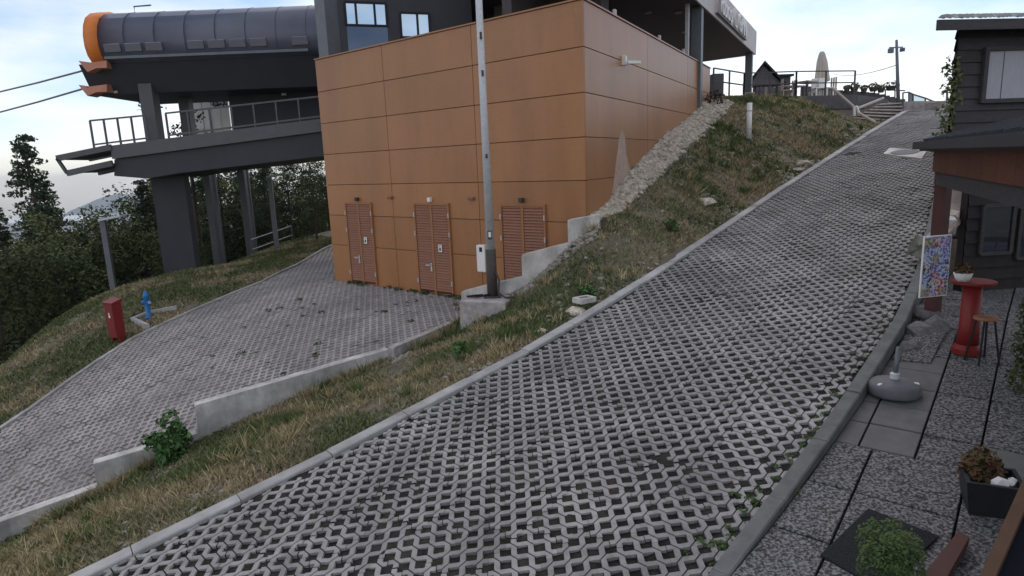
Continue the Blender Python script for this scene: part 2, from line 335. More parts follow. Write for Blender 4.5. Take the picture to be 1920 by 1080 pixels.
def inpoly(x, y, poly):
    r = np.zeros(x.shape, bool); n = len(poly)
    for i in range(n):
        x1, y1 = poly[i]; x2, y2 = poly[(i + 1) % n]
        if y1 == y2: continue
        c = ((y1 > y) != (y2 > y)) & (x < (x2 - x1) * (y - y1) / (y2 - y1) + x1); r ^= c
    return r
def pdist(x, y, line):
    d = np.full(x.shape, 1e9)
    for (a, b), (c, e) in zip(line[:-1], line[1:]):
        L2 = (c - a) ** 2 + (e - b) ** 2 + 1e-12; t = np.clip(((x - a) * (c - a) + (y - b) * (e - b)) / L2, 0, 1)
        d = np.minimum(d, np.hypot(x - a - t * (c - a), y - b - t * (e - b)))
    return d
def wob(x, y, s, seed=0):
    r = np.random.default_rng(seed); o = 0
    for i in range(7):
        a, f, p = r.uniform(0, 6.28), s * r.uniform(.6, 2.4), r.uniform(0, 6.28); o = o + np.sin((x * math.cos(a) + y * math.sin(a)) * f + p)
    return o / 7
YARD = [tuple(p) for p in YR] + [tuple(BC - FD * .3)] + [tuple(BA)] + [(-4.2, 24.0)] + [tuple(p) for p in YL[::-1]]
def base_h(x, y):
    z = np.zeros(x.shape)
    for i in range(n_): z = z + W_[i] * tps((x - cp[i, 0]) ** 2 + (y - cp[i, 1]) ** 2)
    z = z + W_[n_] + W_[n_ + 1] * x + W_[n_ + 2] * y
    return z
def ground_h(x, y):
    x = np.asarray(x, float); y = np.asarray(y, float); z = np.clip(base_h(x, y), -14, 5.6)
    r = np.hypot(x - 0, y - 15); t = np.clip((r - 34) / 40, 0, 1); t = t * t * (3 - 2 * t)
    far = -16 - np.clip(r - 60, 0, 4000) * .08
    far = np.where(x > -5, np.where(y > 20, 3.5 - np.clip(r - 60, 0, 3000) * .06, -6 - np.clip(r - 60, 0, 3000) * .06), far)
    z = z * (1 - t) + far * t
    z = z + .03 * wob(x, y, 2.2, 3) + .015 * wob(x, y, 7, 4)
    k, c = kc(x, y)
    d = np.minimum(c - cL(k), cR(k) - c); ins = (d > -.12) & (k < KT + 1)
    z = np.where(ins, rampz(k) - .09 - np.clip(d + .12, 0, .25), z)
    iny = inpoly(x, y, YARD); yd = np.clip(pdist(x, y, YARD + [YARD[0]]), 0, .3)
    yc = np.clip(.4 - pdist(x, y, [tuple(p) for p in YR[:-1]]), 0, .4)
    z = np.where(iny, yardz(x, y) - .10 - yd * .6 - yc * 3, z)
    z = np.where(inpoly(x, y, [tuple(S1a), tuple(S3b), tuple(BC + np.array([.15, .1])), tuple(BC - FD * 3.2)]), np.minimum(z, -.2), z)
    sn_ = np.array([SDR[1], -SDR[0]]); z = np.where(inpoly(x, y, [tuple(BA + YN * .15), tuple(BC + YN * .15 - sn_ * .1), tuple(BC - sn_ * .3 + SDR * .3), tuple(BE - sn_ * .3 - SDR * .4), tuple(BA + SDR * 10)]), np.minimum(z, -.5), z)
    z = np.where(pdist(x, y, [tuple(S1a), tuple(S3b)]) < .16, np.minimum(z, -.2), z)
    pat = (c > cR(k) - .02) & (k > 1.5) & (k < 18) & (c < 8) & ((k < 13.5) | (c > -.9))
    z = np.where(pat, patz(k) - .2, z)
    return z
def axis(lo, hi, step, far):
    a = list(np.arange(lo, hi + 1e-6, step)); g = step; x = hi
    while x < far: g *= 1.35; x += g; a.append(x)
    g = step; x = lo; pre = []
    while x > -far: g *= 1.35; x -= g; pre.append(x)
    return np.array(pre[::-1] + a)
gx = axis(-17, 17, .2, 5200); gy = axis(1, 30, .2, 5200)
GX, GY = np.meshgrid(gx, gy); GZ = ground_h(GX, GY)
nx, ny = len(gx), len(gy); idx = np.arange(nx * ny).reshape(ny, nx)
fc = np.stack([idx[:-1, :-1], idx[:-1, 1:], idx[1:, 1:], idx[1:, :-1]], -1).reshape(-1, 4)
tag(bulk('ground', np.stack([GX, GY, GZ], -1).reshape(-1, 3), fc, M['earth'], smooth=True), 'bare earth and dry soil of the hillside under the grass', 'ground', kind='structure')

# ------------------------------------------------------------------ ramp and yard paving
P_, WB = .1414, .057
def node_geo(slit):
    c = WB / math.sqrt(2); L = (P_ - WB) / 2 / math.sqrt(2); g = .006; h = .06
    mb = MB()
    for sa, sb in ((1, 1), (-1, 1), (-1, -1), (1, -1)):
        p, q = (c * sa, 0), (0, c * sb)
        if sa * sb < 0: p, q = q, p
        d = (sa * L, sb * L); p2, q2 = (p[0] + d[0], p[1] + d[1]), (q[0] + d[0], q[1] + d[1])
        t = .004
        def ins(a, b):   # pull a slightly toward b : chamfered edge
            return (a[0] + (b[0] - a[0]) * t / WB * 1.4, a[1] + (b[1] - a[1]) * t / WB * 1.4)
        pi, qi, p2i, q2i = ins(p, q), ins(q, p), ins(p2, q2), ins(q2, p2)
        mb.add([(*pi, 0), (*p2i, 0), (*q2i, 0), (*qi, 0)], [(0, 1, 2, 3)])
        mb.add([(*pi, 0), (*p2i, 0), (*p2, -h), (*p, -h)], [(0, 3, 2, 1)])
        mb.add([(*qi, 0), (*q2i, 0), (*q2, -h), (*q, -h)], [(0, 1, 2, 3)])
    if slit == 0:
        mb.add([(-c + g, g, 0), (c - g, g, 0), (0, c, 0), (-c + g, -g, 0), (0, -c, 0), (c - g, -g, 0)], [(0, 1, 2), (3, 4, 5)])
        mb.add([(-c, g, 0), (c, g, 0), (c, g, -.04), (-c, g, -.04), (-c, -g, 0), (c, -g, 0), (c, -g, -.04), (-c, -g, -.04)], [(0, 3, 2, 1), (4, 5, 6, 7)])
    elif slit == 1:
        mb.add([(g, -c + g, 0), (c, 0, 0), (g, c - g, 0), (-g, -c + g, 0), (-g, c - g, 0), (-c, 0, 0)], [(0, 1, 2), (3, 4, 5)])
        mb.add([(g, -c, 0), (g, c, 0), (g, c, -.04), (g, -c, -.04), (-g, -c, 0), (-g, c, 0), (-g, c, -.04), (-g, -c, -.04)], [(0, 1, 2, 3), (4, 7, 6, 5)])
    else:
        mb.add([(c, 0, 0), (0, c, 0), (-c, 0, 0), (0, -c, 0)], [(0, 1, 2, 3)])
    return mb
NODE = [node_geo(0), node_geo(1), node_geo(2)]
OFFS = [((i - 1) * .2 + (.05 if j % 2 else -.05), (j - 1.5) * .1) for j in range(4) for i in range(3)]
def paver_mb(slit, keep=None):
    mb = MB()
    for n, (a, b) in enumerate(OFFS):
        if keep is None or keep[n]: mb.add([(v[0] + a, v[1] + b, v[2]) for v in NODE[slit].v], NODE[slit].f)
    return mb
SH = [paver_mb(s).mesh('paver') for s in (0, 1, 2)]
for me, mm in zip(SH, ('paver', 'paver', 'paver_yard')): me.materials.append(M[mm])
def lay(parent, az, zfun, inside, ext, nmax, slits, ctr):
    """rows of lattice pavers along azimuth az; zfun(x,y) height; inside(x,y) mask for each node"""
    u = np.array([math.sin(az), math.cos(az)]); v = np.array([u[1], -u[0]])     # along, right
    items = []
    for j in range(*ext[1]):
        for i in range(*ext[0]):
            a0 = i * .6 + (.2 * (j % 3)); b0 = j * .4
            p = ctr + u * a0 + v * b0
            # local +a = u, local +b = left (-v)
            nod = np.array([p + u * a - v * b for a, b in OFFS]); keep = inside(nod[:, 0], nod[:, 1])
            if not keep.any(): continue
            items.append((math.hypot(p[0], p[1]) * (1 if keep.all() else 1.001), p, keep, slits[j % len(slits)]))
    items.sort(key=lambda t: t[0]); rest_v = []; rest_f = []; off = 0
    def mtx(p):
        e = .2; z = float(zfun(p[0], p[1]))
        zu = (float(zfun(*(p + u * e))) - float(zfun(*(p - u * e)))) / (2 * e); zl = (float(zfun(*(p - v * e))) - float(zfun(*(p + v * e)))) / (2 * e)
        A = Vector((u[0], u[1], zu)).normalized(); Bv = Vector((-v[0], -v[1], zl)); N = A.cross(Bv).normalized(); Bv = N.cross(A)
        tl = random.gauss(0, .011); Bv = (Bv + N * tl).normalized(); N = A.cross(Bv)
        m = Matrix((A, Bv, N)).transposed().to_4x4(); m.translation = (p[0], p[1], z + random.gauss(0, .004)); return m
    for n, (d, p, keep, sl_) in enumerate(items):
        m = mtx(p)
        if n < nmax:
            if keep.all(): me = SH[sl_]
            else:
                me = paver_mb(sl_, keep).mesh('paver'); me.materials.append(M['paver_yard' if sl_ == 2 else 'paver'])
            o = bpy.data.objects.new('paver', me); COL.objects.link(o); o.parent = parent; o.matrix_world = m
        else:
            mb = paver_mb(sl_, keep) if not keep.all() else None
            vs = np.array(mb.v) if mb else PV_[sl_]; fs = mb.f if mb else PF_[sl_]
            M4 = np.array(m); rest_v.append(vs @ M4[:3, :3].T + M4[:3, 3]); rest_f += [tuple(t + off for t in f) for f in fs]; off += len(vs)
    if rest_v:
        me = bpy.data.meshes.new('paver_field'); me.from_pydata(np.concatenate(rest_v).tolist(), [], rest_f); me.update(); me.materials.append(M['paver_yard' if slits[0] == 2 else 'paver'])
        o = bpy.data.objects.new('paver_field', me); COL.objects.link(o); o.parent = parent; o['kind'] = 'stuff'
    return len(items)
PV_ = []; PF_ = []
for s in (0, 1, 2):
    mb = paver_mb(s); PV_.append(np.array(mb.v)); PF_.append(mb.f)
# ramp bed
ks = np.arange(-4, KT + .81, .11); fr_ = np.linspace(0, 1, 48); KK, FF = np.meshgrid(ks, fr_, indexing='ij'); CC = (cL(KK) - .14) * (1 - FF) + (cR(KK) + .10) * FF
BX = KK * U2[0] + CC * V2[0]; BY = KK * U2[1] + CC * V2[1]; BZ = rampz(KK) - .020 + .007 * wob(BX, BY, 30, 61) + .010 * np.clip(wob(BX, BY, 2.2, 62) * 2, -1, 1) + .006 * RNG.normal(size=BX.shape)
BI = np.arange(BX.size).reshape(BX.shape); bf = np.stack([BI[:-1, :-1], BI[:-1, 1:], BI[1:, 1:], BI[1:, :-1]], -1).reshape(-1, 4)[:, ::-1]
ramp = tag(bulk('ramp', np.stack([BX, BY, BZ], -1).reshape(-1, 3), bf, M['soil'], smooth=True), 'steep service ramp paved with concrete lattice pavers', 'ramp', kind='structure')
def in_ramp(x, y):
    k, c = kc(x, y); return (c > cL(k) + .005) & (c < cR(k) - .005) & (k < KT) & (k > -1.2)
print('ramp pavers', lay(ramp, math.radians(45), lambda x, y: rampz(kc(x, y)[0]), in_ramp, ((-12, 54), (-26, 14)), 300, (0, 1), np.array([0, 3.0])))
# yard bed
def grid_poly(poly, zf, step, dz):
    p = np.array(poly); x = np.arange(p[:, 0].min() - step, p[:, 0].max() + step, step); y = np.arange(p[:, 1].min() - step, p[:, 1].max() + step, step)
    X, Y = np.meshgrid(x, y); Z = zf(X, Y) + dz; I = np.arange(X.size).reshape(X.shape); C = inpoly(X[:-1, :-1] + step / 2, Y[:-1, :-1] + step / 2, poly)
    f = np.stack([I[:-1, :-1], I[:-1, 1:], I[1:, 1:], I[1:, :-1]], -1)[C]; return np.stack([X, Y, Z], -1).reshape(-1, 3), f
v_, f_ = grid_poly(YARD, yardz, .15, -.012)
yard = tag(bulk('yard', v_, f_, M['yardsoil']), 'lower yard paved with lattice pavers in front of the orange building', 'yard', kind='structure')
def in_yard(x, y):
    x = np.asarray(x); y = np.asarray(y); d = (x - BA[0]) * YN[0] + (y - BA[1]) * YN[1]
    return inpoly(x, y, YARD) & ((d > .06) | (x < BA[0] - .1)) & (pdist(x, y, [tuple(p) for p in YR]) > .06)
print('yard pavers', lay(yard, math.radians(-11 + 45), lambda x, y: yardz(np.asarray(x), np.asarray(y)), in_yard, ((-24, 24), (-26, 26)), 300, (2,), np.array([-5.0, 14.0])))

# ------------------------------------------------------------------ kerbs
M['kerbdark'] = mat('dark_kerb', (.13, .135, .135), .85, .2, 6, .2, 90, rnd=.08)
def kerb_run(name, label, pts, wd, hgt, dep, L=1.0, m='kerb'):
    """pts: fine polyline of 3D points on the top centre line"""
    e = empty(name, label, 'kerb', kind='structure'); pts = np.array(pts); s = np.concatenate([[0], np.cumsum(np.linalg.norm(np.diff(pts, axis=0), axis=1))])
    t = 0
    while t < s[-1] - .15:
        a = np.array([np.interp(t + .004, s, pts[:, i]) for i in range(3)]); b = np.array([np.interp(min(t + L - .004, s[-1]), s, pts[:, i]) for i in range(3)])
        jz = random.gauss(0, .004); jl = random.gauss(0, .004); d = b - a; nn = np.array([d[1], -d[0]]) / math.hypot(d[0], d[1]); mb = MB(); ch = .012
        vs = []
        for p in (a, b):
            for off, zz in ((-wd / 2, -dep), (-wd / 2, hgt - ch), (-wd / 2 + ch, hgt), (wd / 2 - ch, hgt), (wd / 2, hgt - ch), (wd / 2, -dep)):
                vs.append((p[0] + nn[0] * (off + jl), p[1] + nn[1] * (off + jl), p[2] + zz + jz))
        mb.add(vs, [(i, i + 1, i + 7, i + 6) for i in range(5)] + [(5, 4, 3, 2, 1, 0), (6, 7, 8, 9, 10, 11)]); mb.build('kerb_stone', M[m], e); t += L
    return e
kerb_run('kerb', 'pale concrete kerb between the ramp paving and the grassy bank', [(*xy(k, cL(k) - .09), float(rampz(k))) for k in np.arange(-2, KT + .5, .25)], .17, .035, .25)
kerb_run('kerb', 'concrete kerb between the ramp paving and the patio slabs', [(*xy(k, cR(k) + .07), float(rampz(k))) for k in np.arange(1.2, KT - 2, .25)], .14, .03, .5, 1.0, 'kerbdark')
yl3 = []
for a, b in zip(YL[:-1], YL[1:]):
    for t in np.linspace(0, 1, 6)[:-1]: p = a + (b - a) * t; yl3.append((p[0], p[1], float(yardz(*p))))
kerb_run('kerb', 'narrow concrete kerb along the yard edge by the grass verge', yl3, .09, .05, .2)

# ------------------------------------------------------------------ retaining walls
def wallseg(parent, a, b, za, zb, bot, th, name='wall_block', m='concrete', side=1):
    a = np.array(a)[:2]; b = np.array(b)[:2]; d = (b - a) / np.linalg.norm(b - a); n = np.array([d[1], -d[0]]) * side
    mb = MB(); n2 = n * th
    poly = [a, b, b + n2, a + n2]; za_ = [za, zb, zb, za]; ch = .015
    c = sum(poly) / 4; ins = [p + (c - p) / np.linalg.norm(c - p) * ch * 1.4 for p in poly]
    vs = [(p[0], p[1], bot) for p in poly] + [(p[0], p[1], z - ch) for p, z in zip(poly, za_)] + [(p[0], p[1], z) for p, z in zip(ins, za_)]
    f = [(3, 2, 1, 0), (8, 9, 10, 11)] + [(i + r, (i + 1) % 4 + r, (i + 1) % 4 + 4 + r, i + 4 + r) for r in (0, 4) for i in range(4)]
    if np.cross(b - a, n2) < 0: f = [t[::-1] for t in f]
    return mb.add(vs, f).build(name, M[m], parent)
e = empty('retaining_wall', 'low stepped concrete wall between the yard and the dry bank', 'wall', (W1a[0], W1a[1], -1.1))
def under(e): return e
def reparent(o, e):
    o.parent = e; o.matrix_parent_inverse = Matrix.Translation(e.location).inverted() if e.rotation_euler.z == 0 else (Matrix.Translation(e.location) @ Matrix.Rotation(e.rotation_euler.z, 4, 'Z')).inverted(); return o
for a, b, za, zb in ((W1a, W1b, -.68, -.33), (W2a, W1a, -1.27, -1.17), (W3a + (W3a - W2a) * 1.2, W2a, -2.25, -1.66)):
    reparent(wallseg(None, a, b, za, zb, -3.2, .2, 'wall_section', side=-1), e)
p6 = PZ(738, 653, -.28); p7 = PZ(870, 598, -.12)
reparent(wallseg(None, p6, p7, -.27, -.1, -.9, .16, 'wall_section', 'oldconc', side=-1), e)
e = empty('retaining_wall', 'pale concrete stepped wall climbing beside the louvred doors to the building corner', 'wall', (*S1a, 0))
def sp(t): return S1a + (S3b - S1a) * t
for t0, t1, z0, z1 in ((0, .5, .52, .86), (.46, .83, 1.27, 1.52), (.79, 1.0, 1.93, 2.02)):
    reparent(wallseg(None, sp(t0) + [0, .003 * t0], sp(t1), z0, z1, -.6, .2 + .01 * t0, 'wall_section', side=1), e)

# ------------------------------------------------------------------ orange building
bld = empty('station_building', 'large brown orange panelled lift station building with dark roofed upper terrace', 'building', (BC[0], BC[1], 0))
TOP = 5.9
def bpart(o, par=None): return reparent(o, bld) if par is None else o
fn = np.array([FD[1], -FD[0]]); fn = fn if fn[1] < 0 else -fn        # front outward normal
sn = np.array([SDR[1], -SDR[0]]); sn = sn if sn[0] > 0 else -sn      # side outward normal
back = BA + SDR * (np.linalg.norm(BE - BC) + .3)
core = [tuple(BA - fn * .03), tuple(BC - fn * .03 - sn * .03), tuple(BE - sn * .03), tuple(back)]
bpart(MB().prism(core, -1.0, TOP - .05).build('wall_core', M['panel_dk']))
rows = [TOP - .815 * i for i in range(0, 8)]; rows[-1] = -.6
def wpt(base, d, n, t, z, o): p = base + d * t + n * o; return (p[0], p[1], z)
def panel(base, d, n, t0, t1, z0, z1, th=.03, name='panel', m='panel', g=.006, off=0.0):
    mb = MB(); b = .004
    q = [(t0 + g, z0 + g), (t1 - g, z0 + g), (t1 - g, z1 - g), (t0 + g, z1 - g)]; qi = [(t0 + g + b, z0 + g + b), (t1 - g - b, z0 + g + b), (t1 - g - b, z1 - g - b), (t0 + g + b, z1 - g - b)]
    vs = [wpt(base, d, n, t, z, off - .02) for t, z in q] + [wpt(base, d, n, t, z, off + th - b) for t, z in q] + [wpt(base, d, n, t, z, off + th) for t, z in qi]
    f = [(8, 9, 10, 11)] + [(i + r, (i + 1) % 4 + r, (i + 1) % 4 + 4 + r, i + 4 + r) for r in (0, 4) for i in range(4)]
    if np.cross([*d, 0], [0, 0, 1])[:2] @ n < 0: f = [x[::-1] for x in f]
    return mb.add(vs, f).build(name, M[m])
LF = np.linalg.norm(BC - BA); LS = np.linalg.norm(BE - BC)
def tf(px, py): p = PV(px, py, BA, FD); return float((p[:2] - BA) @ FD), float(p[2])
def ts(px, py): p = PV(px, py, BC, SDR); return float((p[:2] - BC) @ SDR), float(p[2])
j1, j2 = tf(727, 230)[0], tf(891, 200)[0]
for i in range(7):
    for t0, t1 in ((0, j1), (j1, j2), (j2, LF + .03)): bpart(panel(BA, FD, fn, t0, t1, rows[i + 1], rows[i]))
    for t0, t1 in ((0.0, 4.1), (4.1, 8.2), (8.2, LS)): bpart(panel(BC, SDR, sn, t0, t1, rows[i + 1], rows[i]))
mb = MB()
for base, d, n, L in ((BA, FD, fn, LF + .05), (BC, SDR, sn, LS)):
    a = wpt(base, d, n, 0, TOP + .017, .0); b = wpt(base, d, n, L, TOP + .017, .0); mb.bar(a, b, .12, .03)
bpart(mb.build('parapet_cap', M['panel']))
# louvred doors
def door(pxl, pxr, ytop, label, sign=None, handle=None, lamp='dkpole', zb=None):
    t0, z1 = tf(pxl, ytop); t1, _ = tf(pxr, ytop); z0 = .03 if zb is None else zb; z1 = 2.13
    d = MB(); fw = .05
    for a, b in ((t0 - fw, t0), (t1, t1 + fw)):
        d.prism([wpt(BA, FD, fn, a, 0, .028)[:2], wpt(BA, FD, fn, b, 0, .028)[:2], wpt(BA, FD, fn, b, 0, .075)[:2], wpt(BA, FD, fn, a, 0, .075)[:2]], z0, z1 + fw)
    d.prism([wpt(BA, FD, fn, t0, 0, .028)[:2], wpt(BA, FD, fn, t1, 0, .028)[:2], wpt(BA, FD, fn, t1, 0, .073)[:2], wpt(BA, FD, fn, t0, 0, .073)[:2]], z1, z1 + fw)
    mid = (t0 + t1) / 2
    dr = bpart(d.build('door', M['dframe'])); dr['label'] = label
    def sub(o): o.parent = dr; o.matrix_parent_inverse = dr.matrix_world.inverted() if False else Matrix.Translation((-BC[0], -BC[1], 0)) @ Matrix.Translation((BC[0], BC[1], 0)); return o
    dm = MB()
    for a, b in ((t0, mid - .02), (mid + .02, t1)):
        dm.prism([wpt(BA, FD, fn, a, 0, .03)[:2], wpt(BA, FD, fn, b, 0, .03)[:2], wpt(BA, FD, fn, b, 0, .042)[:2], wpt(BA, FD, fn, a, 0, .042)[:2]], z0, z1)
    lf = dm.build('door_leaf', M['panel_dk']); lf.parent = dr
    st = MB()
    for a, b in ((mid - .03, mid + .03),):
        st.prism([wpt(BA, FD, fn, a, 0, .04)[:2], wpt(BA, FD, fn, b, 0, .04)[:2], wpt(BA, FD, fn, b, 0, .07)[:2], wpt(BA, FD, fn, a, 0, .07)[:2]], z0, z1)
    st.build('mullion', M['dframe'], dr)
    z = z0 + .06
    while z < z1 - .03:
        for a, b in ((t0 + .012, mid - .034), (mid + .034, t1 - .012)):
            s_ = MB(); s_.add([wpt(BA, FD, fn, a, z, .068), wpt(BA, FD, fn, b, z, .068), wpt(BA, FD, fn, b, z + .048, .046), wpt(BA, FD, fn, a, z + .048, .046), wpt(BA, FD, fn, a, z - .008, .060), wpt(BA, FD, fn, b, z - .008, .060)], [(0, 1, 2, 3), (4, 5, 1, 0)])
            s_.build('slat', M['louvre'], dr)
        z += .062
    if sign:
        t, zz = tf(*sign); s_ = MB(); c = wpt(BA, FD, fn, t, zz, .08); s_.box(c, (.11, .012, .17), math.atan2(FD[1], FD[0])); s_.build('door_notice', M['white'], dr)
        s_ = MB(); s_.box(wpt(BA, FD, fn, t, zz - .02, .088), (.05, .006, .07), math.atan2(FD[1], FD[0])); s_.box(wpt(BA, FD, fn, t, zz + .055, .088), (.03, .006, .03), math.atan2(FD[1], FD[0])); s_.build('notice_symbol', M['dkpole'], dr)
    if handle:
        t, zz = tf(*handle); s_ = MB(); s_.bar(wpt(BA, FD, fn, t - .12, zz, .12), wpt(BA, FD, fn, t + .03, zz, .12), .022); s_.bar(wpt(BA, FD, fn, t + .02, zz, .07), wpt(BA, FD, fn, t + .02, zz, .125), .02); s_.box(wpt(BA, FD, fn, t + .02, zz - .05, .075), (.05, .012, .2), math.atan2(FD[1], FD[0])); s_.build('handle', M['steel'], dr)
    for t in (t0 - .03, t1 + .03):
        for zz in (1.9, 1.45, .3):
            s_ = MB(); s_.box(wpt(BA, FD, fn, t, zz, .085), (.025, .02, .11), math.atan2(FD[1], FD[0])); s_.build('hinge', M['steel'], dr)
    s_ = MB(); s_.box(wpt(BA, FD, fn, mid, z1 + .13, .08), (.09, .09, .1), math.atan2(FD[1], FD[0]), .01); s_.build('door_lamp', M[lamp], dr)
door(652, 697, 383, 'narrow double louvred door farthest from the retaining wall', (690, 450), (677, 482))
door(781, 842, 383, 'double louvred door in the middle of the front wall', (830, 465), (812, 496), 'white')
door(944, 1022, 388, 'wide double louvred door behind the stepped wall', None, None, 'dkpole', .3)
for px, py in ((735, 370), (887, 372)):
    t, z = tf(px, py); mb = MB().box(wpt(BA, FD, fn, t, z, .06), (.16, .08, .07), math.atan2(FD[1], FD[0]), .015); bpart(mb.build('wall_vent', M['louvre']))
t, z0 = tf(908, 508); _, z1 = tf(908, 458); rz = math.atan2(FD[1], FD[0])
mb = MB().box(wpt(BA, FD, fn, t + .05, (z0 + z1) / 2, .09), (.24, .12, z1 - z0), rz, .012); bx_ = bpart(mb.build('meter_box', M['white']))
mb = MB().box(wpt(BA, FD, fn, t + .06, z1 - .1, .152), (.08, .01, .1), rz); mb.build('meter_window', M['black'], bx_)
# side wall: flood light and pale bare patch
t, z = ts(1165, 118); rzs = math.atan2(SDR[1], SDR[0]); mb = MB().box(wpt(BC, SDR, sn, t, z + .04, .06), (.12, .1, .2), rzs, .01); fl = bpart(mb.build('wall_lamp', M['white']))
mb = MB().bar(wpt(BC, SDR, sn, t, z, .1), wpt(BC, SDR, sn, t + .35, z + .02, .28), .12, .06); mb.build('lamp_head', M['white'], fl)
pp = [ts(*q) for q in ((1163, 243), (1169, 256), (1172, 290), (1180, 326), (1160, 352), (1141, 384), (1148, 345), (1153, 300), (1158, 262))]
mb = MB(); n = len(pp); mb.add([wpt(BC, SDR, sn, t, z, .0315) for t, z in pp] + [wpt(BC, SDR, sn, t, z, .02) for t, z in pp], [tuple(range(n))] + [(i, (i + 1) % n, n + (i + 1) % n, n + i) for i in range(n)])
pt = bpart(mb.build('bare_patch', M['patch']))
# upper storey: roof slab, columns, glazing, dark back wall
RZ0, RZ1 = 7.5, 8.45
r0 = BC + sn * .12 + SDR * .3; r1 = BC + sn * .12 + SDR * 20.9; rl = BA + FD * 2.0 + SDR * 4.2; rb = rl + SDR * 16.7
bpart(MB().prism([tuple(r0), tuple(r1), tuple(rb), tuple(rl)], RZ0 + .02, RZ1).build('roof_slab', M['soffit']))
mb = MB(); fz = .06
mb.prism([tuple(r0 + sn * .002), tuple(r1 + sn * .002), tuple(r1 + sn * fz), tuple(r0 + sn * fz)], RZ0, RZ1 + .05)
mb.prism([tuple(r1), tuple(rb), tuple(rb + SDR * fz), tuple(r1 + sn * fz + SDR * fz)], RZ0, RZ1 + .05)
fas = bpart(mb.build('roof_fascia', M['fascia']))
def rside(px, py): p = PV(px, py, r0 + sn * fz, SDR); return float((p[:2] - r0) @ SDR), float(p[2])
ta, _ = rside(1340, 50); tb, _ = rside(1394, 100); word = 'Tobos L Gril'; adv = (tb - ta) / len(word)
for ci, chx in enumerate(word):
    if chx == ' ': continue
    tcur = bpy.data.curves.new('letter', 'FONT'); tcur.body = 'l' if chx == 'i' else chx; tcur.size = .95; tcur.extrude = .05
    tob = bpy.data.objects.new('tmp', tcur); COL.objects.link(tob); bpy.context.view_layer.update()
    tme = bpy.data.meshes.new_from_object(tob.evaluated_get(bpy.context.evaluated_depsgraph_get())); bpy.data.objects.remove(tob)
    xs_ = [v.co.x for v in tme.vertices]; x0, x1 = min(xs_), max(xs_); w9 = adv * (.82 if chx not in 'il' else .4)
    for v in tme.vertices: v.co = wpt(r0, SDR, sn, ta + ci * adv + (v.co.x - x0) / (x1 - x0) * w9, RZ0 + .16 + v.co.y, fz + .11 + v.co.z)
    tme.materials.append(M['white']); lo = bpy.data.objects.new('sign_letter', tme); COL.objects.link(lo); bpart(lo)
mb = MB(); mb.bar(wpt(r0, SDR, sn, ta, RZ0 + .12, fz + .07), wpt(r0, SDR, sn, tb, RZ0 + .12, fz + .07), .1, .03); bpart(mb.build('sign_rail', M['grey']))
for t in (9.4, 20.1):
    p = r0 + SDR * t - sn * .15; mb = MB().box((p[0], p[1], (4.4 + RZ0) / 2 + .2), (.3, .3, RZ0 - 4.4 + .4 - .02), rzs); bpart(mb.build('column', M['grey']))
p = BC - sn * .18 + SDR * 9.0; mb = MB().box((p[0], p[1], (TOP + RZ0) / 2), (.12, .1, RZ0 - TOP + .04), rzs); bpart(mb.build('column', M['steel']))
# left end column and glazing
p = BA + FD * .32 - fn * .25; mb = MB().box((p[0], p[1], 7.7), (.42, .42, 4.3), rz, .02); bpart(mb.build('column', M['grey']))
gd = np.array([math.sin(math.radians(72)), math.cos(math.radians(72))]); g0 = BA + FD * .55 - fn * .45; gn = np.array([gd[1], -gd[0]])
bpart(MB().prism([tuple(g0), tuple(g0 + gd * 3.6), tuple(g0 + gd * 3.6 - gn * .2), tuple(g0 - gn * .2)], TOP - .1, 9.6).build('glazed_wall', M['dkwall']))
def tg(px, py): p = PV(px, py, g0, gd); return float((p[:2] - g0) @ gd), float(p[2])
for a, b, ms in (((646, 4), (727, 62), (668, 703)), ((750, 24), (808, 92), (782,))):
    t0, zt = tg(*a); t1, zb = tg(*b); zb2 = tg(a[0], 47 if a[0] < 700 else 70)[1]
    zt2 = zt; ed = [t0] + [tg(x, 30)[0] for x in ms] + [t1]
    fr = MB()
    for q, r in (((t0, zb2), (t1, zb2)), ((t0, zt2), (t1, zt2))): fr.bar(wpt(g0, gd, gn, q[0], q[1], .03), wpt(g0, gd, gn, r[0], r[1], .03), .05, .05)
    for t in ed: fr.bar(wpt(g0, gd, gn, t, zb2, .03), wpt(g0, gd, gn, t, zt2, .03), .05, .05)
    wf = bpart(fr.build('window', M['black']))
    for t, u in zip(ed[:-1], ed[1:]):
        mb = MB(); mb.add([wpt(g0, gd, gn, t + .02, zb2, .02), wpt(g0, gd, gn, u - .02, zb2, .02), wpt(g0, gd, gn, u - .02, zt2, .02), wpt(g0, gd, gn, t + .02, zt2, .02)], [(0, 1, 2, 3)]); mb.build('pane', M['mirror'], wf)
    mb = MB(); mb.add([wpt(g0, gd, gn, t0, TOP, .015), wpt(g0, gd, gn, t1, TOP, .015), wpt(g0, gd, gn, t1, zb2 - .03, .015), wpt(g0, gd, gn, t0, zb2 - .03, .015)], [(0, 1, 2, 3)]); bpart(mb.build('spandrel_panel', M['dkglass']))
iw = BC - fn * 5 - sn * .6
bpart(MB().prism([tuple(BC - fn * 4.6 - FD * 2.4), tuple(BC - fn * 4.6 - FD * 6.0), tuple(BC - fn * 5.0 - FD * 6.0), tuple(BC - fn * 5.0 - FD * 2.4)], TOP - .1, 9.0).build('inner_wall', M['soffit']))
bpart(MB().prism([tuple(BC - FD * 3.2 + SDR * 2.6), tuple(BC - FD * 3.2 + SDR * 9.6), tuple(BC - FD * 3.5 + SDR * 9.6), tuple(BC - FD * 3.5 + SDR * 2.6)], TOP - .1, 9.0).build('inner_wall', M['soffit']))
# downlights in soffit
for tt, oo in ((5, 1.0), (9, 1.6), (9.6, .8), (13, 1.4)):
    p = r0 + SDR * tt - sn * oo; bpart(MB().lathe([(.12, 0), (.12, .03)], (p[0], p[1], RZ0 - .012), 12).build('downlight', M['fascia']))
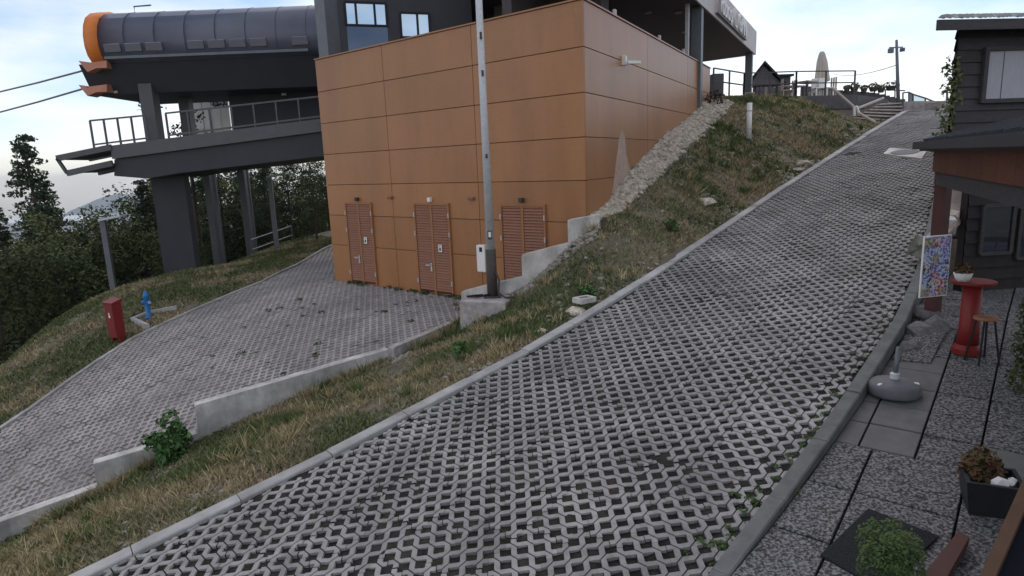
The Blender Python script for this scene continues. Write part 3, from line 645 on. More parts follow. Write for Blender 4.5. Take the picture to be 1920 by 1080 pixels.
# railing stubs on the parapet
for tt in (2.1, 5.6, 8.2):
    p = BC + SDR * tt - sn * .1; bpart(MB().box((p[0], p[1], TOP + .12), (.12, .05, .2), rzs).build('parapet_post', M['fascia']))

# ------------------------------------------------------------------ chairlift station behind
def X_(px, Y): return PY(px, 300, Y)[0]
stn = empty('lift_station', 'dark chairlift top station with rounded canopy, orange end band and raised deck', 'lift station', (-11.9, 22, -1))
def sprt(o): return reparent(o, stn)
xL, xR = X_(203, 21), 1.5
pr = [(21.05, 6.6), (20.86, 6.8), (20.78, 7.05), (20.78, 7.35), (20.86, 7.65), (21.02, 7.9), (21.3, 8.08), (21.7, 8.2), (23.5, 8.28), (25.0, 8.15), (25.8, 7.6), (25.9, 7.0), (25.6, 6.6)]
def extr(prof, x0, x1, name, m, smooth=False):
    mb = MB(); n = len(prof); xs = np.linspace(x0, x1, 2)
    vs = [(x, y, z) for x in xs for y, z in prof]; f = [(i, (i + 1) % n, n + (i + 1) % n, n + i) for i in range(n)] + [tuple(range(n))[::-1], tuple(range(n, 2 * n))]
    return mb.add(vs, f).build(name, M[m], smooth=smooth)
xb = X_(224, 21)
sprt(extr(pr, xb, xR, 'canopy_shell', 'shell', True))
cyp = np.array([23.3, 7.2]); pr2 = [tuple(cyp + (np.array(p) - cyp) * 1.035) for p in pr]
sprt(extr(pr2, xL, xb + .02, 'orange_end_band', 'orange', True))
mb = MB(); cc = [tuple(cyp + (np.array(p) - cyp) * .93) for p in pr]; n = len(cc)
mb.add([(xL - .012, y, z) for y, z in cc] + [(xL - .35, cyp[0] + (y - cyp[0]) * .8, cyp[1] + (z - cyp[1]) * .8) for y, z in cc], [(i, n + i, n + (i + 1) % n, (i + 1) % n) for i in range(n)] + [tuple(range(n, 2 * n))]); sprt(mb.build('end_cap', M['shell']))
bel = [(21.1, 6.595), (25.4, 6.595), (25.2, 5.75), (21.6, 5.72)]
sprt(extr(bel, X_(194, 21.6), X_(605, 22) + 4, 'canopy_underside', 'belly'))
x = xb + .15; k_ = 0
while x < X_(600, 21):
    mb = MB().box((x + .28, 20.80, 6.98), (.5, .05, .24), 0, .01); mb.v = [(a, b + (c - 6.98) * -.2, c) for a, b, c in mb.v]
    if k_ % 5 != 3: sprt(mb.build('canopy_window', M['winpale']))
    x += .64; k_ += 1
mb = MB().bar((xb + .1, 20.88, 6.72), (X_(600, 21), 20.88, 6.72), .08, .08); sprt(mb.build('canopy_rail', M['grey']))
for x9 in np.linspace(xb + .8, X_(600, 21), 7):
    mb = MB()
    for (y0_, z0_), (y1_, z1_) in zip(pr[:7], pr[1:8]): mb.bar((x9, y0_ - .002, z0_ + .001), (x9, y1_ - .002, z1_ + .001), .02, .012, (1, 0, 0))
    sprt(mb.build('canopy_seam', M['shell']))
p = PY(255, 40, 22); mb = MB().tube([(p[0], p[1], 8.1), (p[0], p[1], 8.45), (p[0] + .55, p[1], 8.47)], .025); sprt(mb.build('roof_hook', M['grey']))
# deck (slightly inclined): front face through pixels
dkf = [PY(207, 283, 21), PY(606, 222, 20.2)]; dkd = (dkf[1] - dkf[0])[:2]; dkf += [PV(*q, dkf[0], dkd) for q in ((606, 292), (330, 325), (272, 335), (210, 330))]
def slab_y(poly, d0, d1, name, m_):
    n = len(poly); mb = MB().add([(p[0], p[1] + d0, p[2]) for p in poly] + [(p[0], p[1] + d1, p[2]) for p in poly], [tuple(range(n))[::-1], tuple(range(n, 2 * n))] + [(i, (i + 1) % n, n + (i + 1) % n, n + i) for i in range(n)]); return sprt(mb.build(name, M[m_]))
dkf[0] = PV(207, 273, dkf[0], dkd); fz0, fz1 = PV(210, 298, dkf[0], dkd), PV(606, 246, dkf[0], dkd)
ex = lambda a_, b_: b_ + (b_ - a_) * .4
slab_y([dkf[0], ex(dkf[0], dkf[1]), ex(fz0, fz1), fz0], 0, 4.2, 'deck', 'deck')
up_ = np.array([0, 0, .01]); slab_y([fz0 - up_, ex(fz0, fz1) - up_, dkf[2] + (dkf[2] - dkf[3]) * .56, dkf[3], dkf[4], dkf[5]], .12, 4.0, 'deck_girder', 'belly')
# boarding tongue
a, b = PY(107, 297, 21), PY(209, 276, 21); c, d = PY(126, 325, 21), PY(211, 306, 21)
for (p, q, hh) in ((a, b, .12), (c, d, .12)):
    for yo in (0, 1.6): sprt(MB().bar((p[0], p[1] + yo, p[2]), (q[0], q[1] + yo, q[2]), .1, hh + .06).build('boarding_beam', M['deck']))
mb = MB().add([(a[0], a[1] + .06, a[2] - .05), (b[0], b[1] + .06, b[2] - .05), (b[0], b[1] + 1.5, b[2] - .05), (a[0], a[1] + 1.5, a[2] - .05)], [(0, 1, 2, 3)]); mb.add([(c[0], c[1] + .06, c[2]), (d[0], d[1] + .06, d[2]), (d[0], d[1] + 1.5, d[2]), (c[0], c[1] + 1.5, c[2])], [(0, 1, 2, 3)]); sprt(mb.build('boarding_plate', M['deck']))
mb = MB().bar(a, c, .1, .08); sprt(mb.build('boarding_end', M['deck']))
# columns
gzz = lambda x, y: float(ground_h(np.array([x]), np.array([y]))[0])
for px, Y, w_, ztop in ((311, 22.2, 1.12, 3.2), (382, 25, .24, 3.5), (394, 27, .14, 3.5), (448, 26.5, .26, 3.6), (458, 28, .12, 3.6)):
    X = X_(px, Y) + .05; zb = gzz(X, Y) - .5; sprt(MB().box((X, Y, (zb + ztop) / 2), (w_, min(w_, .35), ztop - zb), 0, .02).build('support_column', M['belly' if w_ > 1 else 'deck']))
X = X_(297, 21.6); zt = 6.0; zb = PY(297, 276, 21.6)[2]; sprt(MB().box((X, 21.6, (zb + zt) / 2), (.42, .42, zt - zb), 0, .02).build('upper_column', M['deck']))
X = X_(362, 23.5); sprt(MB().box((X, 23.5, 5.2), (.35, .35, 2.2), 0, .02).build('upper_column', M['deck']))
# machine room wall and translucent screen
xa, xc = X_(442, 23.2), 0.5; sprt(MB().box(((xa + xc) / 2, 23.6, 5.6), (xc - xa, .8, 2.7), 0).build('machine_room_wall', M['belly']))
YS = 27.2; w9 = (X_(441, YS) - X_(366, YS)) / 9; zs0, zs1 = PY(400, 262, YS)[2], PY(400, 150, YS)[2]
for i in range(9): sprt(MB().box((X_(366, YS) + (i + .5) * w9, YS + .03 * (i % 2), (zs0 + zs1) / 2), (w9 - .01, .06, zs1 - zs0), 0).build('screen_panel', M['white']))
sprt(MB().bar((X_(366, YS), YS + .08, zs0 + .06), (X_(441, YS), YS + .08, zs0 + .06), .1, .12).build('screen_rail', M['deck']))
sprt(MB().box(((X_(366, YS) + X_(441, YS)) / 2, 26.2, zs0 - .1), (X_(441, YS) - X_(366, YS), 2.4, .2)).build('rear_deck', M['deck']))
mb = MB().box((X_(544, 23.1), 23.15, PY(544, 174, 23.1)[2]), (.16, .04, .14)); sprt(mb.build('station_sign', M['white']))
# railing on the deck front
def rail_run(x0p, x1p, n, Yf, topdy=45):
    for i in range(n):
        px = x0p + (x1p - x0p) * i / (n - 1); p = deckpt(px); q = (p[0], p[1], p[2] + hgt(px)); sprt(MB().bar(p, q, .05, .05).build('rail_post', M['deck']))
    for fr_ in (1, .12):
        a, b = deckpt(x0p), deckpt(x1p); sprt(MB().bar((a[0], a[1], a[2] + hgt(x0p) * fr_), (b[0], b[1], b[2] + hgt(x1p) * fr_), .045, .05).build('rail', M['deck']))
def deckpt(px):
    t = (px - 207) / 399.; return dkf[0] + (dkf[1] - dkf[0]) * t + np.array([0, .08, 0])
def hgt(px): return np.interp(px, [170, 285, 606], [.85, .78, .66])
rail_run(172, 278, 5, 21); rail_run(318, 604, 8, 21)
# rope guides and ropes
for py in (0, 45):
    pts = [(147, 114 + py), (170, 117 + py), (200, 113 + py), (200, 127 + py), (180, 128 + py), (164, 135 + py)]
    f1 = [PY(x, y, 20.9 + (py > 0) * .3) for x, y in pts]; n = len(f1)
    mb = MB().add([tuple(p) for p in f1] + [(p[0], p[1] + .5, p[2]) for p in f1], [tuple(range(n))[::-1], tuple(range(n, 2 * n))] + [(i, (i + 1) % n, n + (i + 1) % n, n + i) for i in range(n)])
    sprt(mb.build('rope_guide', M['salmon']))
    a = PY(165, 127 + py * .75 + 3, 21.2); b = PY(-250, 208 + py, 44); pts = []
    for i in range(9): t = i / 8; p = a + (b - a) * t; pts.append((p[0], p[1], p[2] - 1.2 * t * (1 - t)))
    tag(MB().tube(pts, .03, 6).build('haul_rope', M['grey']), 'steel haul rope running out from the %s orange rope guide' % ('upper' if py == 0 else 'lower'), 'cable')
mb = MB(); p = PY(199, 131, 21.3); mb.bar((p[0], 21.6, 6.7), (p[0] + .05, 21.6, 5.75), .12); sprt(mb.build('end_strut', M['fascia']))

# ------------------------------------------------------------------ patio
pe = empty('patio', 'patio of exposed aggregate slabs beside the ramp', 'patio', kind='structure')
mb = MB(); ks = np.arange(1.6, 16.3, .4)
for k in ks:
    a = xy(k, cR(k) + .14); b = xy(k, 7); z = float(patz(np.array(k))) - .05; mb.v += [(a[0], a[1], z), (b[0], b[1], z)]
mb.f = [(2 * i, 2 * i + 1, 2 * i + 3, 2 * i + 2) for i in range(len(ks) - 1)]
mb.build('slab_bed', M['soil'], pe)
def slab(k0, k1, c0, c1, m='slab', dz=0.0):
    g = .009; mb = MB(); cc = [(k0 + g, c0 + g), (k1 - g, c0 + g), (k1 - g, c1 - g), (k0 + g, c1 - g)]; b = .006
    jz = random.gauss(0, .003) + dz; tl = random.gauss(0, .004)
    top = []; 
    for i, (k, c) in enumerate(cc): p = xy(k, max(c, cR(k) + .145)); top.append((p[0], p[1], float(patz(np.array(k))) + jz + tl * (c - c0)))
    ce = np.mean(np.array(top), 0); tin = [tuple(np.array(t) + (ce - np.array(t)) / np.linalg.norm(ce - np.array(t)) * b * 1.4) for t in top]; tlo = [(t[0], t[1], t[2] - b) for t in top]
    vs = tin + tlo + [(t[0], t[1], t[2] - .05) for t in top]
    f = [(3, 2, 1, 0)] + [((i + 1) % 4 + r, i + r, i + 4 + r, (i + 1) % 4 + 4 + r)[::-1] for r in (0, 4) for i in range(4)]
    f = [t[::-1] for t in f] if np.cross(np.array(top[1][:2]) - np.array(top[0][:2]), np.array(top[2][:2]) - np.array(top[0][:2])) > 0 else f
    mb.add(vs, f).build('paving_slab', M[m], pe)
ck = 1.8
for k0, k1 in zip(np.arange(2.0, 6.2, .72), np.arange(2.72, 6.9, .72)):
    for c0 in np.arange(-1.75, 2.5, .72):
        if c0 + .72 > cR(k0) + .2: slab(k0, min(k1, 6.32), c0, c0 + .72)
for i, k0 in enumerate(np.arange(6.32, 15.6, .45)):
    for j, c0 in enumerate(np.arange(-1.6, 5.6, .45)):
        if c0 + .45 > cR(k0) + .2:
            sm = (c0 < -.8 and k0 < 8.3) or (i < 1 and j % 5 == 3); slab(k0, k0 + .45, c0, c0 + .45, 'smooth' if sm else 'slab')

def pz(p): return float(patz(np.array(kc(p[0], p[1])[0])))
# parasol base
p = PP(1675, 738); e = empty('parasol_base', 'grey domed parasol base with short steel tube beside the kerb', 'parasol base', (p[0], p[1], pz(p) + .004))
MB().lathe([(.24, 0), (.25, .015), (.25, .10), (.225, .125), (.11, .155), (.05, .165)], n=28).build('base_dome', M['greybase'], e, True)
MB().tube([(0, 0, .15), (.03, .02, .5)], .024, 12).build('tube', M['grey'], e, True)
MB().lathe([(.045, .14), (.045, .22), (.03, .23)], n=14).build('collar', M['steel'], e)
for a in (200, -25):
    a = math.radians(a); MB().box((.2 * math.cos(a), .2 * math.sin(a), .115), (.05, .03, .05), a, .008).build('clip', M['white'], e)
# stone low wall blocks between ramp and porch
sw = empty('stone_wall', 'rough stone blocks and slab under the porch post', 'wall', (0, 0, 0))
for px, py, r, h in ((1722, 575, .2, .2), (1748, 600, .2, .2), (1720, 610, .2, .16), (1700, 640, .18, .1), (1738, 580, .18, .28)):
    p = PR(px, py, -.05); p = np.array([p[0] + .05, p[1], p[2] - .1]); MB().rock(p, r * 1.0, .8).build('stone', M['dkstone'], sw)
k0, c0 = kc(*PR(1712, 650, -.1)[:2]); c0 = max(c0, float(cR(k0)) + .32)
mb = MB(); q = [xy(k0 - .35, c0 - .17), xy(k0 - .3, c0 + .2), xy(k0 + .65, c0 + .24), xy(k0 + .7, c0 - .15)]; zz = [float(rampz(k)) - .12 for k in (k0 - .35, k0 - .3, k0 + .65, k0 + .7)]
mb.prism([tuple(t) for t in q], [z - .25 for z in zz], zz).build('capping_slab', M['slab'], sw)
# ------------------------------------------------------------------ porch and hut
hut = empty('wooden_hut', 'dark timber hut with tiled roof and covered porch beside the ramp', 'hut', (8.0, 11.4, .8))
def hp(o): return reparent(o, hut)
PA = PY(1752, 300, 8.15)[:2]; pdv = np.array([-.43, -.90]); pnv = np.array([pdv[1], -pdv[0]]); pnv = pnv if pnv[0] < 0 else -pnv     # along eave toward camera side
def pw(t, o, z): q = PA + pdv * t + pnv * o; return (q[0], q[1], z)
LP = 7.5
i2 = -pnv
# eave boards
for i in range(14):
    t0, t1 = -.1 + i * .55, -.1 + (i + 1) * .55; mb = MB(); a = PA + pdv * t0; b = PA + pdv * t1
    hp(mb.prism([tuple(a + pdv * .003), tuple(b - pdv * .003), tuple(b + i2 * .03 - pdv * .003), tuple(a + i2 * .03 + pdv * .003)], 2.7, 2.96).build('fascia_board', M['brownwood']))
mb = MB(); a = PA - pdv * .25; b = PA + pdv * LP; rr = i2 * 4.6
vs = [(*(a + pnv * .14), 2.96), (*(b + pnv * .14), 2.96), (*(b + rr), 4.0), (*(a + rr), 4.0)]
mb.add(vs + [(x, y, z + .1) for x, y, z in vs], [(0, 1, 2, 3), (7, 6, 5, 4), (0, 4, 5, 1), (1, 5, 6, 2), (2, 6, 7, 3), (3, 7, 4, 0)]); hp(mb.build('porch_roof', M['roofedge']))
mb = MB().bar(pw(-.25, .16, 3.03), pw(LP, .16, 3.03), .12, .09); hp(mb.build('gutter', M['roofedge'], smooth=False))
for i in range(16):
    t = i * .45; o = a + pdv * t; mb = MB().bar((*(o + pnv * .1), 3.085), (*(o + rr), 4.125), .04, .05); hp(mb.build('roof_rib', M['roofedge']))
mb = MB().bar(pw(-.1, -.1, 2.62), pw(LP, -.1, 2.62), .14, .16); hp(mb.build('beam', M['siding']))
pb = PA + i2 * .12; zb = float(rampz(kc(*pb)[0])) - .12
hp(MB().box((pb[0], pb[1], (zb + 2.7) / 2), (.14, .14, 2.7 - zb), .5, .01).build('post', M['redwood']))
# house wall facing the patio
hd = np.array([math.sin(math.radians(84)), math.cos(math.radians(84))]); h0 = np.array([7.72, 11.4]); hn = np.array([hd[1], -hd[0]])
hup = -hn
def hw(t, z, o): q = h0 + hd * t + hn * o; return (q[0], q[1], z)
HT = 4.95
hp(MB().prism([tuple(h0), tuple(h0 + hd * 7), tuple(h0 + hd * 7 + hup * 5), tuple(h0 + U2 * 5)], .2, HT).build('wall', M['siding']))
z = .4; 
while z < HT - .1:
    for (b0, dd, nn, L) in ((h0, hd, hn, 6.5), (h0, U2, -V2, 4.8)):
        p, q = b0 + nn * .01, b0 + dd * L + nn * .01; mb = MB(); z1 = min(z + .195, HT)
        vs = [(*(p + nn * .035), z), (*(q + nn * .035), z), (*(q + nn * .008), z1), (*(p + nn * .008), z1), (*p, z), (*q, z)]
        hp(mb.add(vs, [(0, 1, 2, 3), (4, 5, 1, 0)]).build('siding_board', M['siding']))
    z += .2
def twin(px, py): p = PV(px, py, h0 + hn * .05, hd); return float((p[:2] - h0) @ hd), float(p[2])
q0 = PY(1812, 400, 9.35)[:2]; hw2 = hd
M['porchwall'] = mat('porch_shade_wood', (.026, .022, .022), .8, .25, 8)  # darker than the siding: porch gloom is put into the wood colour
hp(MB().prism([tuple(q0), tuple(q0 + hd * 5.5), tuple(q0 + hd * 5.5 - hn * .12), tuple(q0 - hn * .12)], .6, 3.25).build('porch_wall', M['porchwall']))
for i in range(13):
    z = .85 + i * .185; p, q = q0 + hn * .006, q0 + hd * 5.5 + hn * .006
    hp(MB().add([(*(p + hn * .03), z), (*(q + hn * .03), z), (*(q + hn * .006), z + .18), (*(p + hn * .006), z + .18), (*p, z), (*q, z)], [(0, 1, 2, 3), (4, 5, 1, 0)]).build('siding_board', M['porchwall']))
def pwin(px, py): p = PV(px, py, q0 + hn * .05, hd); return tuple(p)
for (x0, y0, x1, y1) in ((1846, 386, 1903, 476), (1916, 392, 1975, 484)):
    c_ = [np.array(pwin(*t)) for t in ((x0, y0), (x1, y0), (x1, y1), (x0, y1))]; fr = MB(); c_[1][2] = c_[0][2]; c_[2][2] = c_[3][2]; c_[3][:2] = c_[0][:2]; c_[2][:2] = c_[1][:2]
    for a_, b_ in zip(c_, c_[1:] + c_[:1]): fr.bar(a_, b_, .05, .05)
    wf = hp(fr.build('window', M['siding'])); MB().add([tuple(t) for t in c_[::-1]], [(0, 1, 2, 3)]).build('pane', M['dkglass'], wf)
for (x0, y0, x1, y1, m_) in ((1848, 92, 1990, 190, 'curtain'),):
    t0, z1 = twin(x0, y0); t1, _ = twin(x1, y0); _, z0 = twin(x0, y1); fr = MB(); fw = .06
    for q, r in (((t0, z0), (t1, z0)), ((t0, z1), (t1, z1)), ((t0, z0 - fw / 2), (t0, z1 + fw / 2)), ((t1, z0 - fw / 2), (t1, z1 + fw / 2))): fr.bar(hw(q[0], q[1], .08), hw(r[0], r[1], .08), .07, .07)
    wf = hp(fr.build('window', M['siding']))
    nP = 4 if m_ == 'curtain' else 1
    for i in range(nP):
        a_, b_ = t0 + (t1 - t0) * i / nP, t0 + (t1 - t0) * (i + 1) / nP
        MB().add([hw(a_, z0, .055 + .012 * (i % 2)), hw(b_, z0, .055 + .012 * (i % 2)), hw(b_, z1, .055 + .012 * (i % 2)), hw(a_, z1, .055 + .012 * (i % 2))], [(0, 1, 2, 3)]).build('shutter_panel' if nP > 1 else 'pane', M[m_], wf)
# tiled roof of the hut
e0 = h0 - hd * .8 + hn * .5
rb_ = MB(); ra = [(*(e0), 4.98), (*(e0 + hd * 8), 4.98), (*(e0 + hd * 8 + U2 * 3.6), 5.5), (*(e0 + U2 * 3.6 + hd * .2), 5.5)]
rb_.add(ra + [(x, y, z - .12) for x, y, z in ra], [(0, 1, 2, 3), (7, 6, 5, 4), (0, 4, 5, 1), (1, 5, 6, 2), (2, 6, 7, 3), (3, 7, 4, 0)]); rf = hp(rb_.build('roof', M['roofedge']))
for r_ in range(5):
    for i in range(23):
        t = i * .34 + .17; o = r_ * .7; zz = 4.98 + o * .144; mb = MB(); prof = [(-.16, .03), (-.1, .075), (0, .09), (.1, .075), (.16, .03)]
        vs = []
        for dd_ in (-.06, .7):
            for a_, b_ in prof: q = e0 + hd * (t + a_ + .02 * r_) + U2 * (o + dd_); vs.append((q[0], q[1], zz + dd_ * .144 + b_ + (.02 if dd_ < 0 else 0)))
        mb.add(vs, [(j, j + 1, j + 6, j + 5) for j in range(4)] + [(4, 3, 2, 1, 0)]).build('roof_tile', M['tile'], rf)
hp(MB().bar((*e0, 4.92), (*(e0 + hd * 8), 4.92), .04, .16).build('eave_board', M['siding']))
V = []
for i in range(26):
    z_ = 2.6 + 1.9 * i / 26; v, _ = leafball(26, .13, .12, .04, 900 + i, 1); q = h0 + hn * .02 - hd * .06; V.append(v + [q[0] + random.gauss(0, .06), q[1], z_])
v = np.concatenate(V); cr_o = bulk('creeper', v, np.arange(len(v)).reshape(-1, 4), M['leaf']); tag(cr_o, 'leafy creeper climbing the ramp side corner of the timber hut', 'creeper')
# inner porch rail and ledge with oddments
pl = [PY(1800, 480, 9.2), PY(1760, 520, 8.4)]
hp(MB().bar(PY(1748, 452, 8.5), PY(1806, 395, 10.2), .22, .05).build('window_ledge', M['stepwood']))
hp(MB().bar(PY(1803, 320, 10.2), PY(1806, 400, 10.2), .08, .08).build('ledge_post', M['stepwood']))
hp(MB().bar(PY(1778, 440, 9.0), PY(1796, 350, 10), .16, .03).build('leaning_board', M['stepwood']))
for i, (px, py, Y, r, m_) in enumerate(((1786, 345, 9.6, .13, 'stone'), (1796, 330, 9.8, .14, 'stone'), (1784, 402, 9.3, .1, 'stone'), (1779, 412, 9.1, .09, 'pot'))):
    p = PY(px, py, Y); tag(MB().rock(p, r, .9).build('ornamental_stone', M[m_]), ['pale ornamental stone lower on the porch ledge', 'upper pale stone hanging at the porch corner', 'small stone lying at the end of the porch ledge', 'white stone beside the leaning board'][i], 'stone')
# sign board fixed on the post
a, b, c, d = PY(1733, 437, 7.75), PY(1783, 443, 7.85), PY(1776, 563, 7.85), PY(1727, 553, 7.75)
ctr = (a + b + c + d) / 4; wd = float(np.linalg.norm(b - a)); ht = float(np.linalg.norm(d - a)); rzz = math.atan2(b[1] - a[1], b[0] - a[0])
sg = empty('poster_board', 'tall board covered in colourful blue, white and red stickers on the porch post', 'sign', tuple(ctr), rzz)
MB().box((0, .012, 0), (wd, .02, ht), 0, .004).build('backing', M['white'], sg)
MB().add([(-wd / 2 + .012, -.001, -ht / 2 + .012), (wd / 2 - .012, -.001, -ht / 2 + .012), (wd / 2 - .012, -.001, ht / 2 - .012), (-wd / 2 + .012, -.001, ht / 2 - .012)], [(0, 1, 2, 3)]).build('print', M['poster'], sg)
SC = [mat('sticker_%d' % i, c_, .5, .3, 30, col2=c2_, thr=(.44, .56)) for i, (c_, c2_) in enumerate((((.03, .08, .33), (.5, .55, .65)), ((.015, .015, .03), (.55, .55, .58)), ((.28, .02, .04), (.55, .5, .5)), ((.16, .09, .30), (.45, .42, .6)), ((.5, .52, .58), (.05, .1, .4)), ((.5, .38, .06), (.05, .12, .35))))]
rs_ = random.Random(12); yy = -ht / 2 + .015; row = 0
while yy < ht / 2 - .06:
    hh_ = rs_.uniform(.07, .13); xx = -wd / 2 + .012
    while xx < wd / 2 - .03:
        ww_ = min(rs_.uniform(.06, .15), wd / 2 - .012 - xx); MB().box((xx + ww_ / 2, -.004, min(yy + hh_ / 2, ht / 2 - .05)), (ww_ - .006, .004, hh_ - .008), 0).build('sticker', rs_.choice(SC), sg); xx += ww_
    yy += hh_
# white crumpled cloth
p = PR(1714, 478, .12); V = []; F = []
for i in range(11):
    for j in range(9):
        u_, v_ = i / 10, j / 8; V.append(((u_ - .5) * .42, (v_ - .5) * .2 + .05 * math.sin(u_ * 9), .16 - .30 * v_ + .05 * math.sin(u_ * 11 + v_ * 5) + .03 * math.sin(v_ * 17 + u_ * 4)))
for i in range(10):
    for j in range(8): F.append((i * 9 + j, (i + 1) * 9 + j, (i + 1) * 9 + j + 1, i * 9 + j + 1))
tag(MB().add(V, F).build('cloth', M['cloth'], smooth=True, loc=tuple(p + np.array([.12, 0, .1]))), 'crumpled pale cloth hanging over the kerb behind the sticker board', 'cloth')
# red table, stool, flower pot
p = PP(1812, 662); zt = PY(1822, 527, p[1])[2] - pz(p); e = empty('bar_table', 'round red pedestal table under the porch roof', 'table', (p[0], p[1], pz(p) + .004))
MB().lathe([(.02, zt - .035), (.21, zt - .035), (.22, zt - .02), (.22, zt), (.02, zt + .001)], n=28).build('table_top', M['red'], e)
MB().lathe([(.115, .10), (.10, .3), (.095, zt - .05)], n=20).build('pedestal', M['red'], e, True)
MB().lathe([(.15, 0), (.15, .06), (.115, .11)], n=24).build('foot', M['red'], e)
hs = zt * .62; e2 = empty('stool', 'round wooden seat stool with black metal legs in front of the red table', 'stool', (p[0] - .02, p[1] - .27, pz(p - np.array([.02, .27, 0])) + .004))
MB().lathe([(.02, hs - .03), (.115, hs - .03), (.12, hs - .015), (.115, hs), (.02, hs + .001)], n=22).build('seat', M['seatwood'], e2)
for a_ in range(4):
    t = math.radians(45 + 90 * a_); MB().tube([(.08 * math.cos(t), .08 * math.sin(t), hs - .03), (.16 * math.cos(t), .16 * math.sin(t), .0)], .011, 6).build('leg', M['black'], e2)
q = PY(1806, 512, p[1] - .03); e3 = empty('flower_pot', 'white ribbed bowl with a small dark plant on the red table', 'flower pot', (q[0], q[1], pz(p) + .004 + zt + .002))
MB().lathe([(.05, 0), (.075, .035), (.095, .1), (.085, .1), (.02, .085)], n=18).build('bowl', M['pot'], e3, True)
v, f = leafball(90, .09, .13, .028, 3); bulk('plant', v + [0, 0, .1], f, M['flower'], e3)
# black planter with reddish plant and white stones
c3 = [PP(*q) for q in ((1806, 966), (1868, 990))]; pc = PP(1862, 968); e = empty('planter', 'black square planter with a red leaved plant and white stones', 'planter', (pc[0] + .05, pc[1] + .12, pz(pc) + .004), -.45)
mb = MB(); hh = .27; s0, s1 = .155, .19
mb.add([(-s0, -s0, 0), (s0, -s0, 0), (s0, s0, 0), (-s0, s0, 0), (-s1, -s1, hh), (s1, -s1, hh), (s1, s1, hh), (-s1, s1, hh), (-s1 + .03, -s1 + .03, hh), (s1 - .03, -s1 + .03, hh), (s1 - .03, s1 - .03, hh), (-s1 + .03, s1 - .03, hh), (-s1 + .03, -s1 + .03, hh - .05), (s1 - .03, -s1 + .03, hh - .05), (s1 - .03, s1 - .03, hh - .05), (-s1 + .03, s1 - .03, hh - .05)],
       [(3, 2, 1, 0)] + [(i + r, (i + 1) % 4 + r, (i + 1) % 4 + r + 4, i + r + 4) for r in (0, 4, 8) for i in range(4)] + [(12, 13, 14, 15)]); mb.build('box', M['planter'], e)
v, f = leafball(420, .15, .24, .035, 5); bulk('plant', v + [-.05, .08, hh - .05], f, M['flower'], e)
for x, y, r in ((.03, -.1, .06), (.10, -.08, .04), (.13, -.02, .045)): MB().rock((x, y, hh - .01), r, .8).build('white_stone', M['white'], e)
# rubber mat
a, b, c, d = PP(1628, 958), PP(1760, 1010), PP(1650, 1110), PP(1538, 1045)
mt_ = tag(MB().prism([tuple(t[:2]) for t in (a, b, c, d)], [pz(t) + .008 for t in (a, b, c, d)], [pz(t) + .024 for t in (a, b, c, d)]).build('door_mat', M['mat']), 'black rubber door mat lying on the aggregate slabs', 'mat')
# wooden threshold board / step
a, b, c, d = PP(1795, 1018), PP(1815, 1030), PP(1760, 1130), PP(1722, 1110)
tag(MB().prism([tuple(t[:2]) for t in (a, b, c, d)], [pz(t) + .03 for t in (a, b, c, d)], [pz(t) + .10 for t in (a, b, c, d)]).build('threshold_board', M['redwood']), 'dark red brown timber board lying beside the door mat', 'board')
# conifer in front of the mat
p = PP(1660, 1110); e = empty('potted_conifer', 'small bright green conifer growing over the door mat', 'plant', (p[0], p[1], pz(p) + .03))
V = []; 
for i in range(9):
    a_ = i * 2.4; r_ = .05 + .017 * i; v, f = leafball(330, .10, .22 + .03 * (i % 3), .014, 20 + i, up=1.5); V.append(v + [r_ * math.cos(a_), r_ * math.sin(a_), .12 + .05 * (i % 4)])
v = np.concatenate(V); bulk('foliage', v, np.arange(len(v)).reshape(-1, 4), M['conif'], e); MB().tube([(0, 0, 0), (0, 0, .3)], .02, 6).build('stem', M['bark'], e)
# tall thuja at the edge of the porch
p = PP(1925, 745); e = empty('thuja_shrub', 'tall slim dark green evergreen shrub beside the patio', 'shrub', (p[0] + .1, p[1], pz(p)))
V = []; g = np.random.default_rng(8)
for i in range(26):
    h = .1 + 1.3 * i / 26; r_ = .24 * (1 - .5 * i / 26); a_ = i * 2.4; v, f = leafball(130, .14, .16, .03, 60 + i, 1); V.append(v + [r_ * .6 * math.cos(a_), r_ * .6 * math.sin(a_), h])
v = np.concatenate(V); bulk('foliage', v, np.arange(len(v)).reshape(-1, 4), M['leaf'], e); MB().tube([(0, 0, 0), (0, 0, 1.0)], .025, 6).build('stem', M['bark'], e)
# propped window sash at the frame edge
a, b = PY(1932, 905, 3.9), PY(1868, 1050, 3.55)
sa = empty('window_sash', 'brown wooden framed window sash standing at the edge of the patio', 'window', (float(b[0]), float(b[1]), 0))
ax = np.array(a); bx2 = np.array(b); w3 = np.array([.75, -.25, 0])
def P3(u_, v_): return tuple(bx2 + (ax - bx2) * u_ + w3 * v_)
for q, r in (((-.5, 0), (1.6, 0)), ((-.5, 1), (1.6, 1)), ((-.5, 0), (-.5, 1)), ((1.6, 0), (1.6, 1))): reparent(MB().bar(P3(*q), P3(*r), .07, .06).build('frame_member', M['winframe']), sa)
reparent(MB().add([P3(-.5, .03), P3(-.5, 1), P3(1.6, 1), P3(1.6, .03)], [(0, 1, 2, 3)]).build('pane', M['dkglass']), sa)

